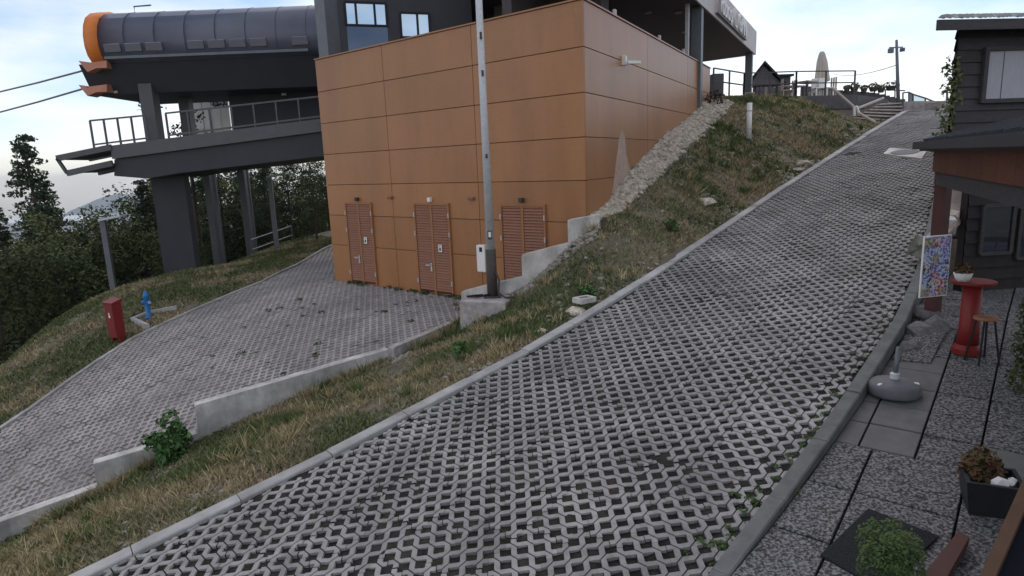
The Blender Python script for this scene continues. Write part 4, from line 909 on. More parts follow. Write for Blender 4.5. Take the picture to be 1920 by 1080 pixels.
# ------------------------------------------------------------------ lamp pole by the doors
pb = PY(924, 556, 12.25); e = empty('flag_pole', 'tall galvanised pole with dark base standing on a concrete block', 'pole', (pb[0], pb[1], pb[2]))
tp = PY(896, -30, 12.25); hp_ = tp[2] - pb[2]; dx = (tp[0] - pb[0]) * .75
def lp(z): return (dx * z / hp_, 0, z)
MB().tube([lp(.9), lp(hp_ * .6), lp(hp_ + .8)], [.085, .07, .06], 14).build('shaft', M['steel'], e, True)
MB().tube([lp(0), lp(.93)], [.105, .10], 14).build('dark_base', M['dkpole'], e, True)
MB().box((0, 0, .012), (.34, .34, .024), 0, .004).build('base_plate', M['dkpole'], e)
MB().tube([(.08, -.08, .5), (.14, -.14, .35), (.12, -.16, .1), (.25, -.25, .02), (.5, -.2, .015)], .02, 8).build('cable_loop', M['dkpole'], e, True)
MB().tube([(-.05, -.1, .06), (-.3, -.12, .03), (-.5, .02, .02), (-.2, .12, .02)], .018, 8).build('cable_coil', M['black'], e, True)
for py, s_ in ((68, .06), (138, .05), (293, .04)):
    z = PY(905, py, 12.25)[2] - pb[2]; l_ = lp(z); MB().box((l_[0] + .01, -.08, z), (.04, .05, s_ * 2), 0, .008).build('clamp', M['dkpole'], e)
z = PY(915, 440, 12.25)[2] - pb[2]; MB().box((lp(z)[0], -.088, z), (.08, .012, .17)).build('sticker', M['dkpole'], e); MB().box((lp(z)[0], -.095, z + .01), (.05, .006, .1), .0).build('sticker_print', M['white'], e)
blk = MB(); bc = (pb[0] - .08, pb[1] - .0, pb[2] - .31); blk.box(bc, (.95, .72, .61), -.35, .03); rr_ = random.Random(4)
blk.v = [(x + rr_.gauss(0, .012), y + rr_.gauss(0, .012), z + (0 if z > bc[2] else 0)) for x, y, z in blk.v]
tag(blk.build('concrete_block', M['oldconc']), 'weathered concrete foundation block carrying the tall pole', 'block')

# ------------------------------------------------------------------ yard furniture
p = PYD(222, 640); e = empty('hydrant_cabinet', 'red metal fire hydrant cabinet on legs at the yard kerb', 'cabinet', (p[0], p[1], gzz(p[0], p[1])), -.5)
zz = .0; hC = .86
MB().box((0, 0, .12 + hC / 2), (.34, .22, hC), 0, .012).build('cabinet_body', M['red'], e)
MB().prism([(-.19, -.13), (.19, -.13), (.19, .13), (-.19, .13)], [hC + .122] * 4, [hC + .14, hC + .14, hC + .22, hC + .22]).build('cabinet_roof', M['red'], e)
MB().box((.02, -.114, .12 + hC * .6), (.27, .008, hC * .7)).build('cabinet_door', M['red'], e)
MB().box((.0, -.122, .12 + hC * .66), (.035, .008, .13), .0).build('mark', M['white'], e); MB().box((.03, -.1225, .12 + hC * .63), (.03, .008, .06)).build('mark', M['white'], e)
for x in (-.14, .14): MB().box((x, 0, .05), (.04, .1, .16)).build('leg', M['red'], e)
p = PYD(280, 600); e = empty('hydrant', 'slim blue standpipe hydrant beside the zigzag kerb', 'hydrant', (p[0], p[1], gzz(p[0], p[1])))
MB().lathe([(.09, 0), (.09, .05), (.06, .07), (.06, .55), (.075, .57), (.075, .63), (.05, .66), (.03, .74)], n=14).build('barrel', M['blue'], e, True)
for s_ in (-1, 1): MB().tube([(0, 0, .44), (s_ * .12, -.03, .44)], [.04, .045], 10).build('outlet', M['blue'], e)
MB().tube([(.1, -.06, .43), (.13, -.07, .43)], .035, 10).build('cap', M['steel'], e)
zz_ = [PYD(*q) for q in ((278, 618), (250, 605), (282, 592), (330, 583))]
mb = MB()
for a, b in zip(zz_[:-1], zz_[1:]):
    d = (b - a); d /= np.linalg.norm(d); a2, b2 = a, b + d * .04; mb.bar((a2[0], a2[1], a2[2] + .04), (b2[0], b2[1], b2[2] + .04), .09, .2)
tag(mb.build('kerb_edging', M['kerb']), 'zigzag of concrete edging around the blue hydrant', 'kerb', kind='structure')
def yard_lamp(pxb, pyb, pyt, pxt, arm, z, label):
    p = PZ(pxb, pyb, z); t = PY(pxt, pyt, p[1]); h = t[2] - p[2]; e = empty('lamp_post', label, 'lamp post', (p[0], p[1], p[2] - .15))
    w_ = .16; MB().box((0, 0, h / 2 + .07), (w_, w_, h + .15), .2, .01).build('post', M['grey'], e)
    q = PY(arm[0], arm[1], p[1]); MB().bar((-.05, 0, h + .08), (q[0] - p[0], -.15, q[2] - p[2] + .16), .26, .07).build('lamp_head', M['steel'], e)
    MB().box((0, 0, .02), (.3, .3, .06), .2).build('base_plate', M['grey'], e)
yard_lamp(216, 560, 408, 197, (236, 404), -.85, 'square grey lamp post behind the red hydrant cabinet')
yard_lamp(522, 488, 328, 513, (541, 325), -.35, 'square grey lamp post beside the handrail near the pine trees')
a, b = PZ(475, 492, -.45), PZ(550, 462, -.2)
e = empty('handrail', 'grey tubular handrail on the verge near the pine trees', 'handrail', tuple(a)); hr = np.array([0, 0, .9]); 
for t in (0, .55, 1): q = a + (b - a) * t - a; MB().tube([q - [0, 0, .15], q + hr], .03, 8).build('post', M['grey'], e)
for h_ in (.9, .5): MB().tube([(0, 0, h_), tuple(b - a + [0, 0, h_])], .03, 8).build('rail', M['grey'], e)
# white marker post on the bank
def PG(px, py):
    d = ray(px, py); ts_ = np.linspace(3, 60, 1200) / d[1]; pt_ = O3 + ts_[:, None] * d; gz_ = ground_h(pt_[:, 0], pt_[:, 1]); i_ = int(np.argmax(pt_[:, 2] < gz_)); return pt_[i_]
p = PG(1404, 260); YM = p[1]; print('marker', p); e = empty('marker_post', 'white painted round wooden post standing in the grass of the bank', 'post', (p[0], p[1], gzz(p[0], p[1]) - .1))
hh = PY(1401, 193, YM)[2] - (gzz(p[0], p[1]) - .1); MB().tube([(0, 0, 0), (-.01, 0, hh)], .075, 12).build('shaft', M['white'], e, True)
for z in (hh * .78, hh * .32): MB().tube([(-.005, 0, z), (-.005, 0, z + .03)], .078, 12).build('band', M['fascia'], e)
# manhole slab on the ramp
c4 = [PR(*q) for q in ((1668, 279), (1738, 284), (1728, 299), (1656, 290))]
e = empty('manhole', 'square pale concrete manhole slab with round lid on the ramp', 'manhole', tuple(sum(c4) / 4))
o = MB().prism([tuple(t[:2]) for t in c4], [float(t[2]) - .05 for t in c4], [float(t[2]) + .03 for t in c4]).build('frame_slab', M['concrete']); reparent(o, e)
ctr = sum(c4) / 4; kk, cc_ = kc(ctr[0], ctr[1]); mb = MB(); n = 24; vs = []
for zof in (.0, .045):
    for i in range(n): t = 2 * math.pi * i / n; q = xy(kk + .33 * math.cos(t), cc_ + .33 * math.sin(t)); vs.append((q[0], q[1], float(rampz(kk + .33 * math.cos(t))) + zof))
mb.add(vs, [tuple(range(n, 2 * n))[::-1]] + [(i, (i + 1) % n, n + (i + 1) % n, n + i) for i in range(n)]); o = mb.build('lid', M['greybase']); reparent(o, e)

# ------------------------------------------------------------------ terrace at the top of the bank
TZ = 5.05
def T(px, py, Y): return PY(px, py, Y)
tpoly = [(7.2, 23.0), (9.0, 24.9), (11.0, 25.0), (13.6, 25.6), (16.4, 28.4), (22, 36), (10, 46), (2, 40)]
tag(MB().prism(tpoly, 3.8, TZ).build('terrace', M['stepwood']), 'raised timber terrace at the head of the bank', 'terrace', kind='structure')
mb = MB()
for a, b in zip(tpoly[1:4], tpoly[2:5]): mb.bar((a[0], a[1] - .06, TZ - .2), (b[0] , b[1] - .06, TZ - .2), .06, .5)
tag(mb.build('terrace_skirt', M['chalet']), 'dark board skirt along the front edge of the terrace', 'terrace', kind='structure')
# balustrade
e = empty('terrace_railing', 'thin dark post and rail balustrade along the terrace front', 'railing', (7.5, 23.5, TZ))
rl_ = [np.array([*q, TZ]) for q in ((7.3, 23.2), (9.0, 24.95), (11.0, 25.05), (13.5, 25.6))]
hr = .95
for a, b in zip(rl_[:-1], rl_[1:]):
    for h_ in (hr, hr * .55): reparent(MB().bar(a + [0, 0, h_], b + [0, 0, h_ * (1 if h_ < hr else 1)], .045, .04).build('rail', M['chalet']), e)
    for t in (0, .5, 1): q = a + (b - a) * t; reparent(MB().bar(q + [.002 * t, 0, 0], q + [.002 * t, 0, hr], .05, .05).build('post', M['chalet']), e)
# far chalet
Yc = 39.; e = empty('chalet', 'small dark timber chalet with a steep gable behind the terrace', 'chalet', (T(1455, 190, Yc)[0], Yc, TZ - .5))
def ch(px, py, dy=0): p = T(px, py, Yc); return (p[0], p[1] + dy, p[2])
CX = T(1440, 190, Yc)[0] / Yc
g5 = [ch(1410, 195), ch(1468, 195), ch(1468, 160), ch(1431, 122), ch(1412, 150)]; n = 5
reparent(MB().add(g5 + [(x + 4 * CX, y + 4, z) for x, y, z in g5], [tuple(range(n)), tuple(range(n, 2 * n))[::-1]] + [(i, n + i, n + (i + 1) % n, (i + 1) % n) for i in range(n)]).build('wall', M['chalet']), e)
for (a, b) in (((1405, 152), (1431, 119)), ((1431, 119), (1474, 164))):
    p, q = ch(*a, -.25), ch(*b, -.25); reparent(MB().add([p, q, (q[0] + 4.6 * CX, q[1] + 4.6, q[2]), (p[0] + 4.6 * CX, p[1] + 4.6, p[2])] + [(x, y, z + .14) for x, y, z in (p, q, (q[0] + 4.6 * CX, q[1] + 4.6, q[2]), (p[0] + 4.6 * CX, p[1] + 4.6, p[2]))], [(0, 1, 2, 3), (7, 6, 5, 4), (0, 4, 5, 1), (1, 5, 6, 2), (2, 6, 7, 3), (3, 7, 4, 0)]).build('roof', M['black']), e)
a, b = ch(1462, 140, 1), ch(1494, 195, 1); reparent(MB().box(((a[0] + b[0]) / 2, Yc + 2.5, (a[2] + b[2]) / 2), (b[0] - a[0], 3, a[2] - b[2])).build('annex', M['chalet']), e)
reparent(MB().box(((a[0] + b[0]) / 2, Yc + 2.4, a[2] + .05), (b[0] - a[0] + .2, 3.3, .12)).build('annex_roof', M['black']), e)
for i in range(8):
    z = TZ + .2 + i * .2; reparent(MB().box((T(1440, 190, Yc)[0], Yc - .02, z), (1.7, .04, .17)).build('board', M['chalet']), e)
# closed parasol
Yp = 27.5; b = T(1541, 192, Yp); t = T(1535, 97, Yp); H = t[2] - TZ
e = empty('closed_parasol', 'closed cream parasol tied up on the terrace', 'parasol', (b[0], b[1], TZ))
mb = MB(); vs = []; prof = [(.06, H), (.10, H * .96), (.17, H * .8), (.21, H * .6), (.25, H * .42), (.2, H * .40)]; n = 24
for r_, z in prof:
    for j in range(n): tt = 2 * math.pi * j / n; rr2 = r_ * (1 + .22 * (1 if j % 2 else -1)); vs.append((rr2 * math.cos(tt) + (H - z) * .06 - .1, rr2 * math.sin(tt), z))
mb.add(vs, [(i * n + j, (i + 1) * n + j, (i + 1) * n + (j + 1) % n, i * n + (j + 1) % n) for i in range(len(prof) - 1) for j in range(n)] + [tuple(range(n))]); mb.build('canopy', M['parasol'], e)
MB().tube([(.05, 0, 0), (.0, 0, H * .5)], .03, 8).build('pole', M['steel'], e); MB().box((.05, 0, .05), (.5, .5, .1), .4, .01).build('base', M['greybase'], e)
# white plastic chairs in a stack by the parasol
for i, (px, dz) in enumerate(((1534, 0), (1548, 0))):
    p = T(px, 192, 26.6); e = empty('plastic_chair', ['white plastic chair beside the parasol pole', 'white plastic chair on the step side of the parasol'][i], 'chair', (p[0], p[1], TZ), .4 * i)
    MB().box((0, 0, .45), (.42, .42, .04), 0, .01).build('seat', M['white'], e); MB().box((0, .2, .66), (.42, .035, .4), 0, .01).build('backrest', M['white'], e)
    for x, y in ((-.18, -.18), (.18, -.18), (-.18, .18), (.18, .18)): MB().box((x, y, .215), (.05, .05, .43)).build('leg', M['white'], e)
# tables on the terrace
for i, (px, Y) in enumerate(((1440, 27.5), (1480, 28.5), (1512, 27))):
    p = T(px, 190, Y); e = empty('terrace_table', ['dark timber table nearest the roof column on the terrace', 'timber table in front of the chalet', 'small timber table beside the parasol'][i], 'table', (p[0], p[1], TZ), .3 * i)
    MB().box((0, 0, .74), (1.1, .7, .05), 0, .01).build('table_top', M['log' if i else 'chalet'], e)
    for x in (-.45, .45):
        for y in (-.28, .28): MB().box((x, y, .357), (.06, .06, .714)).build('leg', M['chalet'], e)
    for s_ in (-1, 1):
        c = empty('terrace_chair', ['timber chair with slatted back at the table by the roof column', 'timber chair with slatted back at the table before the chalet', 'timber chair with slatted back at the table by the parasol'][i], 'chair', (p[0] + s_ * .85, p[1] - .1, TZ), s_ * -1.4, 'terrace chairs at table %s' % 'ABC'[i])
        MB().box((0, 0, .44), (.42, .42, .04), 0, .01).build('seat', M['log'], c)
        for k_ in range(3): MB().box((-.14 + k_ * .14, .2, .68), (.07, .03, .42)).build('slat', M['log'], c)
        for x, y in ((-.18, -.18), (.18, -.18), (-.18, .18), (.18, .18)): MB().box((x, y, .21), (.045, .045, .42)).build('leg', M['log'], c)
# potted plants behind the roof column
for i, px in enumerate((1346, 1358, 1370, 1382)):
    p = T(px, 186, 30); e = empty('potted_plant', 'small dark potted plant under the roof overhang', 'plant', (p[0], p[1], TZ), 0, 'pots under the overhang')
    MB().lathe([(.1, 0), (.14, .22), (.12, .22)], n=10).build('pot', M['greybase'], e); v, f = leafball(60, .14, .3, .06, 90 + i); bulk('foliage', v + [0, 0, .2], f, M['leaf'], e)
p = T(1343, 170, 27); tag(MB().box((p[0], p[1], TZ + .6), (.45, .45, 1.2), 0, .02).build('waste_bin', M['greybase']), 'dark grey upright bin at the end of the orange wall', 'bin')
# background dark fence with flower pots
Yf = 31.; a, b = T(1500, 190, Yf), T(1697, 190, Yf); e = empty('dark_fence', 'dark board fence at the back of the terrace carrying flower pots', 'fence', (a[0], Yf, TZ))
nb = 20
for i in range(nb):
    x0 = a[0] + (b[0] - a[0]) * i / nb; x1 = a[0] + (b[0] - a[0]) * (i + 1) / nb; px = 1500 + 197 * (i + .5) / nb; zt = T(px, np.interp(px, [1500, 1560, 1640, 1697], [160, 168, 174, 187]), Yf)[2]
    reparent(MB().box(((x0 + x1) / 2, Yf, (zt + TZ - .5) / 2), (x1 - x0 - .01, .05, zt - TZ + .5)).build('board', M['chalet']), e)
for q, r in (((1632, 167), (1697, 170)),): reparent(MB().bar(T(*q, Yf), T(*r, Yf), .04, .05).build('rail', M['chalet']), e)
for px in (1640, 1660, 1678): reparent(MB().bar(T(px, 169, Yf), T(px, 190, Yf), .04, .04).build('rail_post', M['chalet']), e)
for i, (px, py, s_) in enumerate(((1588, 163, .7), (1602, 161, 1), (1620, 163, .8), (1638, 161, 1.1), (1652, 163, .9), (1671, 159, 1.3))):
    p = T(px, py + 4, Yf - .12); e = empty('flower_box', 'dark flower pot with a leafy plant on the back fence', 'flower pot', (p[0], p[1], p[2] - .16), 0, 'flower pots along the back fence')
    MB().lathe([(.12 * s_, 0), (.2 * s_, .2), (.17 * s_, .2)], n=12).build('pot', M['dkpole'], e); v, f = leafball(80, .26 * s_, .2 * s_, .06, 120 + i); bulk('plant', v + [0, 0, .2], f, M['leaf'], e)
# flood light mast
Ym = 30.; b = T(1687, 192, Ym); t = T(1680, 88, Ym); e = empty('floodlight_mast', 'slim grey floodlight mast beside the timber steps', 'light mast', (b[0], b[1], TZ - .6))
hm = t[2] - TZ + .6; ox = t[0] - b[0]
MB().tube([(0, 0, 0), (ox, 0, hm + .3)], [.09, .055], 10).build('mast', M['grey'], e, True); MB().bar((ox - .3, 0, hm - .02), (ox + .3, 0, hm - .02), .05, .05).build('crossarm', M['grey'], e)
MB().box((ox - .28, -.1, hm - .17), (.22, .12, .2), .2, .01).build('floodlight', M['grey'], e); MB().box((ox + .26, -.06, hm - .14), (.08, .2, .16), .5, .01).build('floodlight', M['grey'], e)
a = T(1684, 121, Ym); c = T(1560, 138, 60); pts = [tuple(a + (c - a) * t - np.array([0, 0, 1.2 * t * (1 - t)])) for t in np.linspace(0, 1, 9)]
tag(MB().tube(pts, .02, 5).build('overhead_wire', M['grey']), 'thin overhead wire running from the floodlight mast', 'cable')
# timber steps
e = empty('timber_steps', 'wide weathered timber steps rising from the ramp to the terrace', 'steps', (13.5, 24.5, 4.2))
for i in range(6):
    pl_, pr_ = (1600 + i * 10, 219 - i * 5.0), (1690 - i * 1 + (6 if i else -8), 225 - i * 6.6)
    Yl, Yr = 23.6 + i * .36, 23.9 + i * .36; a, b = T(*pl_, Yl), T(*pr_, Yr); d = b - a; d /= np.linalg.norm(d); nb_ = np.array([-d[1], d[0], 0])
    dn = np.array([0, 0, .05]); A4 = [a, b, b + nb_ * .5, a + nb_ * .5]
    tr_ = reparent(MB().add([tuple(t) for t in A4] + [tuple(t - dn) for t in A4], [(0, 1, 2, 3), (4, 5, 1, 0), (5, 6, 2, 1), (7, 4, 0, 3)]).build('tread', M['log']), e)
    reparent(MB().add([tuple(a + nb_ * .06 - dn), tuple(b + nb_ * .06 - dn), tuple(b + nb_ * .06 - dn * 5), tuple(a + nb_ * .06 - dn * 5)], [(0, 1, 2, 3)]).build('riser', M['chalet']), e)
# log rails and white stake
stk = T(1606, 213, 23.6)
e = empty('log_fence', 'rustic log rails meeting at a white stake by the steps', 'fence', (stk[0], stk[1], stk[2]))
for q, Y0, r, Y1 in (((1562, 166), 24.5, (1604, 203), 23.6), ((1606, 204), 23.6, (1656, 184), 27), ((1612, 213), 23.5, (1642, 230), 22.6)): reparent(MB().tube([T(*q, Y0), T(*r, Y1)], .05, 8).build('log_rail', M['log']), e)
for dx_ in (-.03, .05): reparent(MB().tube([tuple(T(1603, 199, 23.6) + [dx_, 0, 0]), tuple(T(1606, 217, 23.6) + [dx_ * 2.5, 0, 0])], .045, 8).build('stake', M['white']), e)
# glass balustrade and far low wall with benches
Yg = 31.; e = empty('glass_balustrade', 'glass balustrade with dark rail descending beyond the ramp top', 'balustrade', (*T(1700, 195, Yg)[:2], 4.6))
pts = [(1693, 174), (1704, 173), (1712, 177), (1735, 184), (1757, 193)]; lows = [(1693, 188), (1704, 190), (1712, 191), (1735, 194), (1757, 196)]
for i, (q, r) in enumerate(zip(pts[:-1], pts[1:])):
    a, b = T(*q, Yg), T(*r, Yg); reparent(MB().bar(a, b, .06, .06).build('rail', M['grey']), e); c, d = T(*lows[i + 1], Yg), T(*lows[i], Yg); reparent(MB().bar(a, d, .05, .05).build('post', M['grey']), e)
    if i in (1, 2): reparent(MB().add([tuple(a), tuple(b), tuple(c), tuple(d)], [(0, 1, 2, 3)]).build('glass_pane', M['dkglass' if i == 1 else 'mirror']), e)
p0, p1 = xy(KT + .9, -4.6), xy(KT + .9, -.3)
zb = float(rampz(KT)) ; tag(MB().prism([tuple(p0), tuple(p1), tuple(p1 + U2 * .3), tuple(p0 + U2 * .3)], zb - .3, [zb + .42, zb + .10, zb + .10, zb + .42]).build('low_wall', M['oldconc']), 'low mossy wall closing the top end of the ramp', 'wall')
for i in range(3):
    q = xy(KT + .55, -3.6 + i * .9); e = empty('low_bench', 'small low timber bench against the wall at the ramp top', 'bench', (q[0], q[1], zb + .02), -AZ, 'benches at the ramp top')
    MB().box((0, 0, .24), (.6, .22, .05), 0, .008).build('seat', M['log'], e)
    for x in (-.25, .25): MB().box((x, 0, .108), (.05, .2, .216)).build('leg', M['log'], e)
a = T(1776, 168, 32); b = T(1777, 205, 32); tag(MB().tube([tuple(b - [0, 0, .5]), tuple(a)], .05, 8).build('marker_pole', M['grey']), 'thin grey pole standing beyond the top of the ramp', 'pole')

# ------------------------------------------------------------------ loose stones
gv = MB()
L_ = np.linalg.norm(BE - BC)
for i in range(2600):
    t = random.uniform(.15, L_ - .2); wdt = np.interp(t, [0, 3, 8, L_], [.35, .6, .85, .9]); o = random.uniform(.06, wdt) * random.random() ** .25; q = BC + SDR * t + sn * o
    gv.rock((q[0], q[1], 0), random.uniform(.045, .12), .75)
nv = 12; A = np.array(gv.v).reshape(-1, nv, 3); c = A.mean(1); A[:, :, 2] += (ground_h(c[:, 0], c[:, 1]) + .015)[:, None]; gv.v = [tuple(x) for x in A.reshape(-1, 3)]
tag(gv.build('gravel', M['stone']), 'strip of pale crushed stone along the foot of the orange side wall', 'gravel', kind='stuff')
gv = MB()
for i in range(750):
    k = random.uniform(.5, 26); o = random.random() ** 2.2 * 1.6 + .22; q = xy(k, float(cL(k)) - o); r_ = random.uniform(.012, .05) * (1 + .03 * k)
    if wob(np.array(q[0]), np.array(q[1]), 1.2, 11) < -.02: continue
    gv.rock((q[0], q[1], 0), r_, .7)
for i in range(420):
    t = random.random(); q = S1a + (S3b - S1a) * t + np.array([-.05, -.15 - random.random() * .35]); gv.rock((q[0], q[1], 0), random.uniform(.03, .07), .7)
for i in range(260):
    t = random.random(); q = np.array(p6[:2]) + (np.array(p7[:2]) - np.array(p6[:2])) * t + np.array([.05, -.1 - random.random() * .4]); gv.rock((q[0], q[1], 0), random.uniform(.03, .06), .7)
A = np.array(gv.v).reshape(-1, nv, 3); c = A.mean(1); A[:, :, 2] += (ground_h(c[:, 0], c[:, 1]) + .0)[:, None]; gv.v = [tuple(x) for x in A.reshape(-1, 3)]
tag(gv.build('gravel', M['bankstone']), 'scattered small stones on the dry grassy bank', 'gravel', kind='stuff')
def kerbstones(spots):
    for i, (px, py, r_, lab) in enumerate(spots):
        p = PR(px, py); z = gzz(p[0], p[1]); tag(MB().rock((p[0], p[1], z + r_ * .02), r_, .55).build('stone', M['stone']), lab, 'stone')
kerbstones(((1083, 582, .17, 'flat pale stone lying beside the kerb below the louvred doors'), (1505, 313, .24, 'broad pale stone by the kerb below the white post'), (1496, 322, .16, 'smaller stone touching the broad pale stone by the kerb'), (1322, 405, .22, 'pale stone half sunk in the grass midway up the bank'), (1016, 617, .11, 'small light stone in the grass above the kerb')))
p = PR(1108, 567, .05); e = empty('broken_block', 'broken piece of lattice paver lying on the kerb edge', 'block', (p[0] - .1, p[1] + .05, p[2] + .0), .6)
mb = MB()
for q, r in (((-.13, -.09), (.13, -.09)), ((-.13, .09), (.13, .09)), ((-.13, -.11), (-.13, .11)), ((.13, -.11), (.13, .11))): mb.bar((*q, .04 + .001 * q[1]), (*r, .04), .055, .08)
mb.build('frame', M['concrete'], e)

# ------------------------------------------------------------------ grass
def poly_of_bank():
    a = [tuple(xy(k, cL(k) - .2)) for k in np.arange(-3, 27, .5)]; b = [tuple(t) for t in YR[:-1]] + [(-1.0, 12.7), (.0, 12.35), (1.0, 12.1), tuple(S3b + [.05, -.1]), tuple(BC + sn * .4 + SDR * .4), tuple(BC + sn * .75 + SDR * 5), tuple(BE + sn * .85), (7.4, 23.3), (9.0, 24.7), (11, 24.8), (12.2, 24.4)]
    return b + a[::-1]
BANK = poly_of_bank()
VERGE = [tuple(p) for p in YL] + [tuple(p[:2] + np.array([-.75, .66]) * 1.2) for p in EDGE[::-1]] + [(-16, 6)]
def blades(n, poly, seed, dens, hscale, dry):
    g = np.random.default_rng(seed); p = np.array(poly); x = g.uniform(p[:, 0].min(), p[:, 0].max(), n); y = g.uniform(p[:, 1].min(), p[:, 1].max(), n)
    ok = inpoly(x, y, poly); x, y = x[ok], y[ok]; d = np.hypot(x, y)
    cl = wob(x, y, 1.6, seed + 1) * 1.2 + wob(x, y, 5, seed + 2) * .8 + g.normal(0, .25, len(x))
    keep = (g.uniform(0, 1, len(x)) < dens(d)) & (cl > -.75 + .3 * g.uniform(0, 1, len(x))); x, y, d, cl = x[keep], y[keep], d[keep], cl[keep]
    z = ground_h(x, y) - .01; m = len(x); h = hscale * g.uniform(.35, 1.0, m) * (1 + .35 * cl).clip(.4, 1.8); wdt = .0045 + .0011 * d; a = g.uniform(0, 6.28, m)
    lean = g.normal(0, .55, (m, 2)) * h[:, None]; b = np.stack([x, y, z], 1); s = np.stack([np.cos(a) * wdt, np.sin(a) * wdt, np.zeros(m)], 1)
    t = b + np.stack([lean[:, 0], lean[:, 1], h], 1)
    v = np.stack([b - s, b + s, t], 1).reshape(-1, 3)
    gr = np.clip(.5 + 1.5 * wob(x, y, 1.1, seed + 5) + 1.1 * wob(x, y, 3.5, seed + 6) - dry + g.normal(0, .22, m), 0, 1)[:, None]
    c = (1 - gr) * np.array([.34, .285, .17]) + gr * np.array([.11, .14, .055]); c = c * g.uniform(.65, 1.3, (m, 1))
    return v, np.arange(3 * m).reshape(m, 3), np.repeat(c, 3, 0)
v, f, c = blades(900000, BANK, 31, lambda d: np.clip(9. / d, .25, 1), .085, .0)
tag(bulk('grass', v, f, M['grass'], attr=c), 'dry yellow and green grass covering the bank beside the ramp', 'grass', kind='stuff'); print('bank blades', len(f))
v, f, c = blades(330000, VERGE, 57, lambda d: np.clip(9. / d, .25, 1), .09, -.2)
tag(bulk('grass', v, f, M['grass'], attr=c), 'short green grass on the verge beyond the yard kerb', 'grass', kind='stuff'); print('verge blades', len(f))
g = np.random.default_rng(91); TV = []; TC = []
for i in range(1100):
    if i < 800:
        k = g.uniform(0, 25); mx_ = 1.2 + .12 * k; q = xy(k, float(cL(k)) - .3 - g.uniform(0, 1) * mx_ * 1.6)
        if not inpoly(np.array([q[0]]), np.array([q[1]]), BANK)[0]: continue
    else:
        t = g.uniform(0, 1); pa_, pb2 = ((W3a, W2a), (W2a, W1a), (W1a, W1b), (p6, p7))[i % 4]; q = (pa_ + (pb2 - pa_) * t)[:2] + np.array([.1, -.14 - abs(g.normal(0, .12))])
    nb = int(g.integers(14, 34)); hh_ = g.uniform(.09, .24); z_ = gzz(q[0], q[1]); col_ = np.array([.36, .30, .17]) if g.uniform() < .6 else np.array([.10, .14, .05])
    if wob(np.array(q[0]), np.array(q[1]), 1.3, 17) < -.1: continue
    for j_ in range(nb):
        a_ = g.uniform(0, 6.28); b_ = np.array([q[0] + g.normal(0, .035), q[1] + g.normal(0, .035), z_ - .01]); w9 = .004 + .0007 * math.hypot(*q); s_ = np.array([math.cos(a_) * w9, math.sin(a_) * w9, 0]); le = g.normal(0, .45, 2) * hh_
        TV += [b_ - s_, b_ + s_, b_ + [le[0], le[1], hh_ * g.uniform(.6, 1.15)]]; TC += [col_ * g.uniform(.7, 1.3)] * 3
TV = np.array(TV); tag(bulk('grass', TV, np.arange(len(TV)).reshape(-1, 3), M['grass'], attr=np.array(TC)), 'taller straw and green grass tufts along the bank and wall foot', 'grass', kind='stuff')
# weeds in the yard paving and along kerbs
V = []; g = np.random.default_rng(77)
for i in range(80):
    if i < 46:
        px, py = g.uniform(380, 860), g.uniform(560, 720); p = PYD(px, py)
        if not in_yard(np.array([p[0]]), np.array([p[1]]))[0]: continue
        r_ = g.uniform(.03, .1)
    else:
        p = PYD(g.uniform(640, 860), 0); t = g.uniform(.5, 6.2); q = BA + FD * t + fn * .12; p = np.array([q[0], q[1], float(yardz(*q))]); r_ = g.uniform(.04, .12)
    v, _ = leafball(22, r_, r_ * .7, r_ * .35, 300 + i); V.append(v + p)
v = np.concatenate(V); tag(bulk('weeds', v, np.arange(len(v)).reshape(-1, 4), M['weed']), 'small weeds sprouting from the yard pavers and wall foot', 'weeds', kind='stuff')
V = []
for i in range(70):
    k = g.uniform(4.2, 6.6) if i < 55 else g.uniform(6.5, 9.5); o = g.normal(-.05, .10 if k < 5.6 else .04); q = xy(k, float(cR(k)) + o); r_ = g.uniform(.02, .055); v, _ = leafball(18, r_, r_ * .8, r_ * .4, 400 + i); V.append(v + [q[0], q[1], float(rampz(k)) - .015])
v = np.concatenate(V); tag(bulk('weeds', v, np.arange(len(v)).reshape(-1, 4), M['conif']), 'mossy weeds along the lower kerb beside the patio', 'weeds', kind='stuff')
# bush by the wall and leafy weeds on the bank
def bush(px, py, z, r_, n, size, label, nm='shrub', m_='shrub', nb=7):
    p = PZ(px, py, z); zz = gzz(p[0], p[1]); e = empty(nm, label, 'shrub', (p[0], p[1], zz)); V = []; g = np.random.default_rng(int(px))
    for i in range(nb * 2):
        a_ = g.uniform(0, 6.28); rr3 = r_ * g.uniform(.1, .75); v, _ = leafball(n // (nb * 2), r_ * .34, r_ * .34, size, int(px) + i, 1); V.append(v + [rr3 * math.cos(a_), rr3 * math.sin(a_), r_ * g.uniform(.3, 1.25) * (1.15 - rr3 / r_)])
    v = np.concatenate(V); bulk('foliage', v, np.arange(len(v)).reshape(-1, 4), M[m_], e); st = MB()
    for i in range(5): a_ = i * 1.25; st.tube([(0, 0, -.05), (r_ * .4 * math.cos(a_), r_ * .4 * math.sin(a_), r_ * .8)], [.014, .006], 5)
    st.build('stems', M['bark'], e); return e
bush(322, 866, -1.45, .5, 1100, .055, 'leafy green shrub growing against the low stepped wall')
bush(862, 688, -.0, .2, 170, .05, 'broad leaved green weed in the grass between wall and kerb', 'weed_clump', 'shrub', 4)
bush(1105, 545, .9, .22, 170, .045, 'green weed clump on the bank near the stepped wall', 'weed_clump', 'shrub', 4)
bush(1255, 462, 1.3, .24, 150, .04, 'low green weed clump on the bank above the kerb', 'weed_clump', 'shrub', 4)
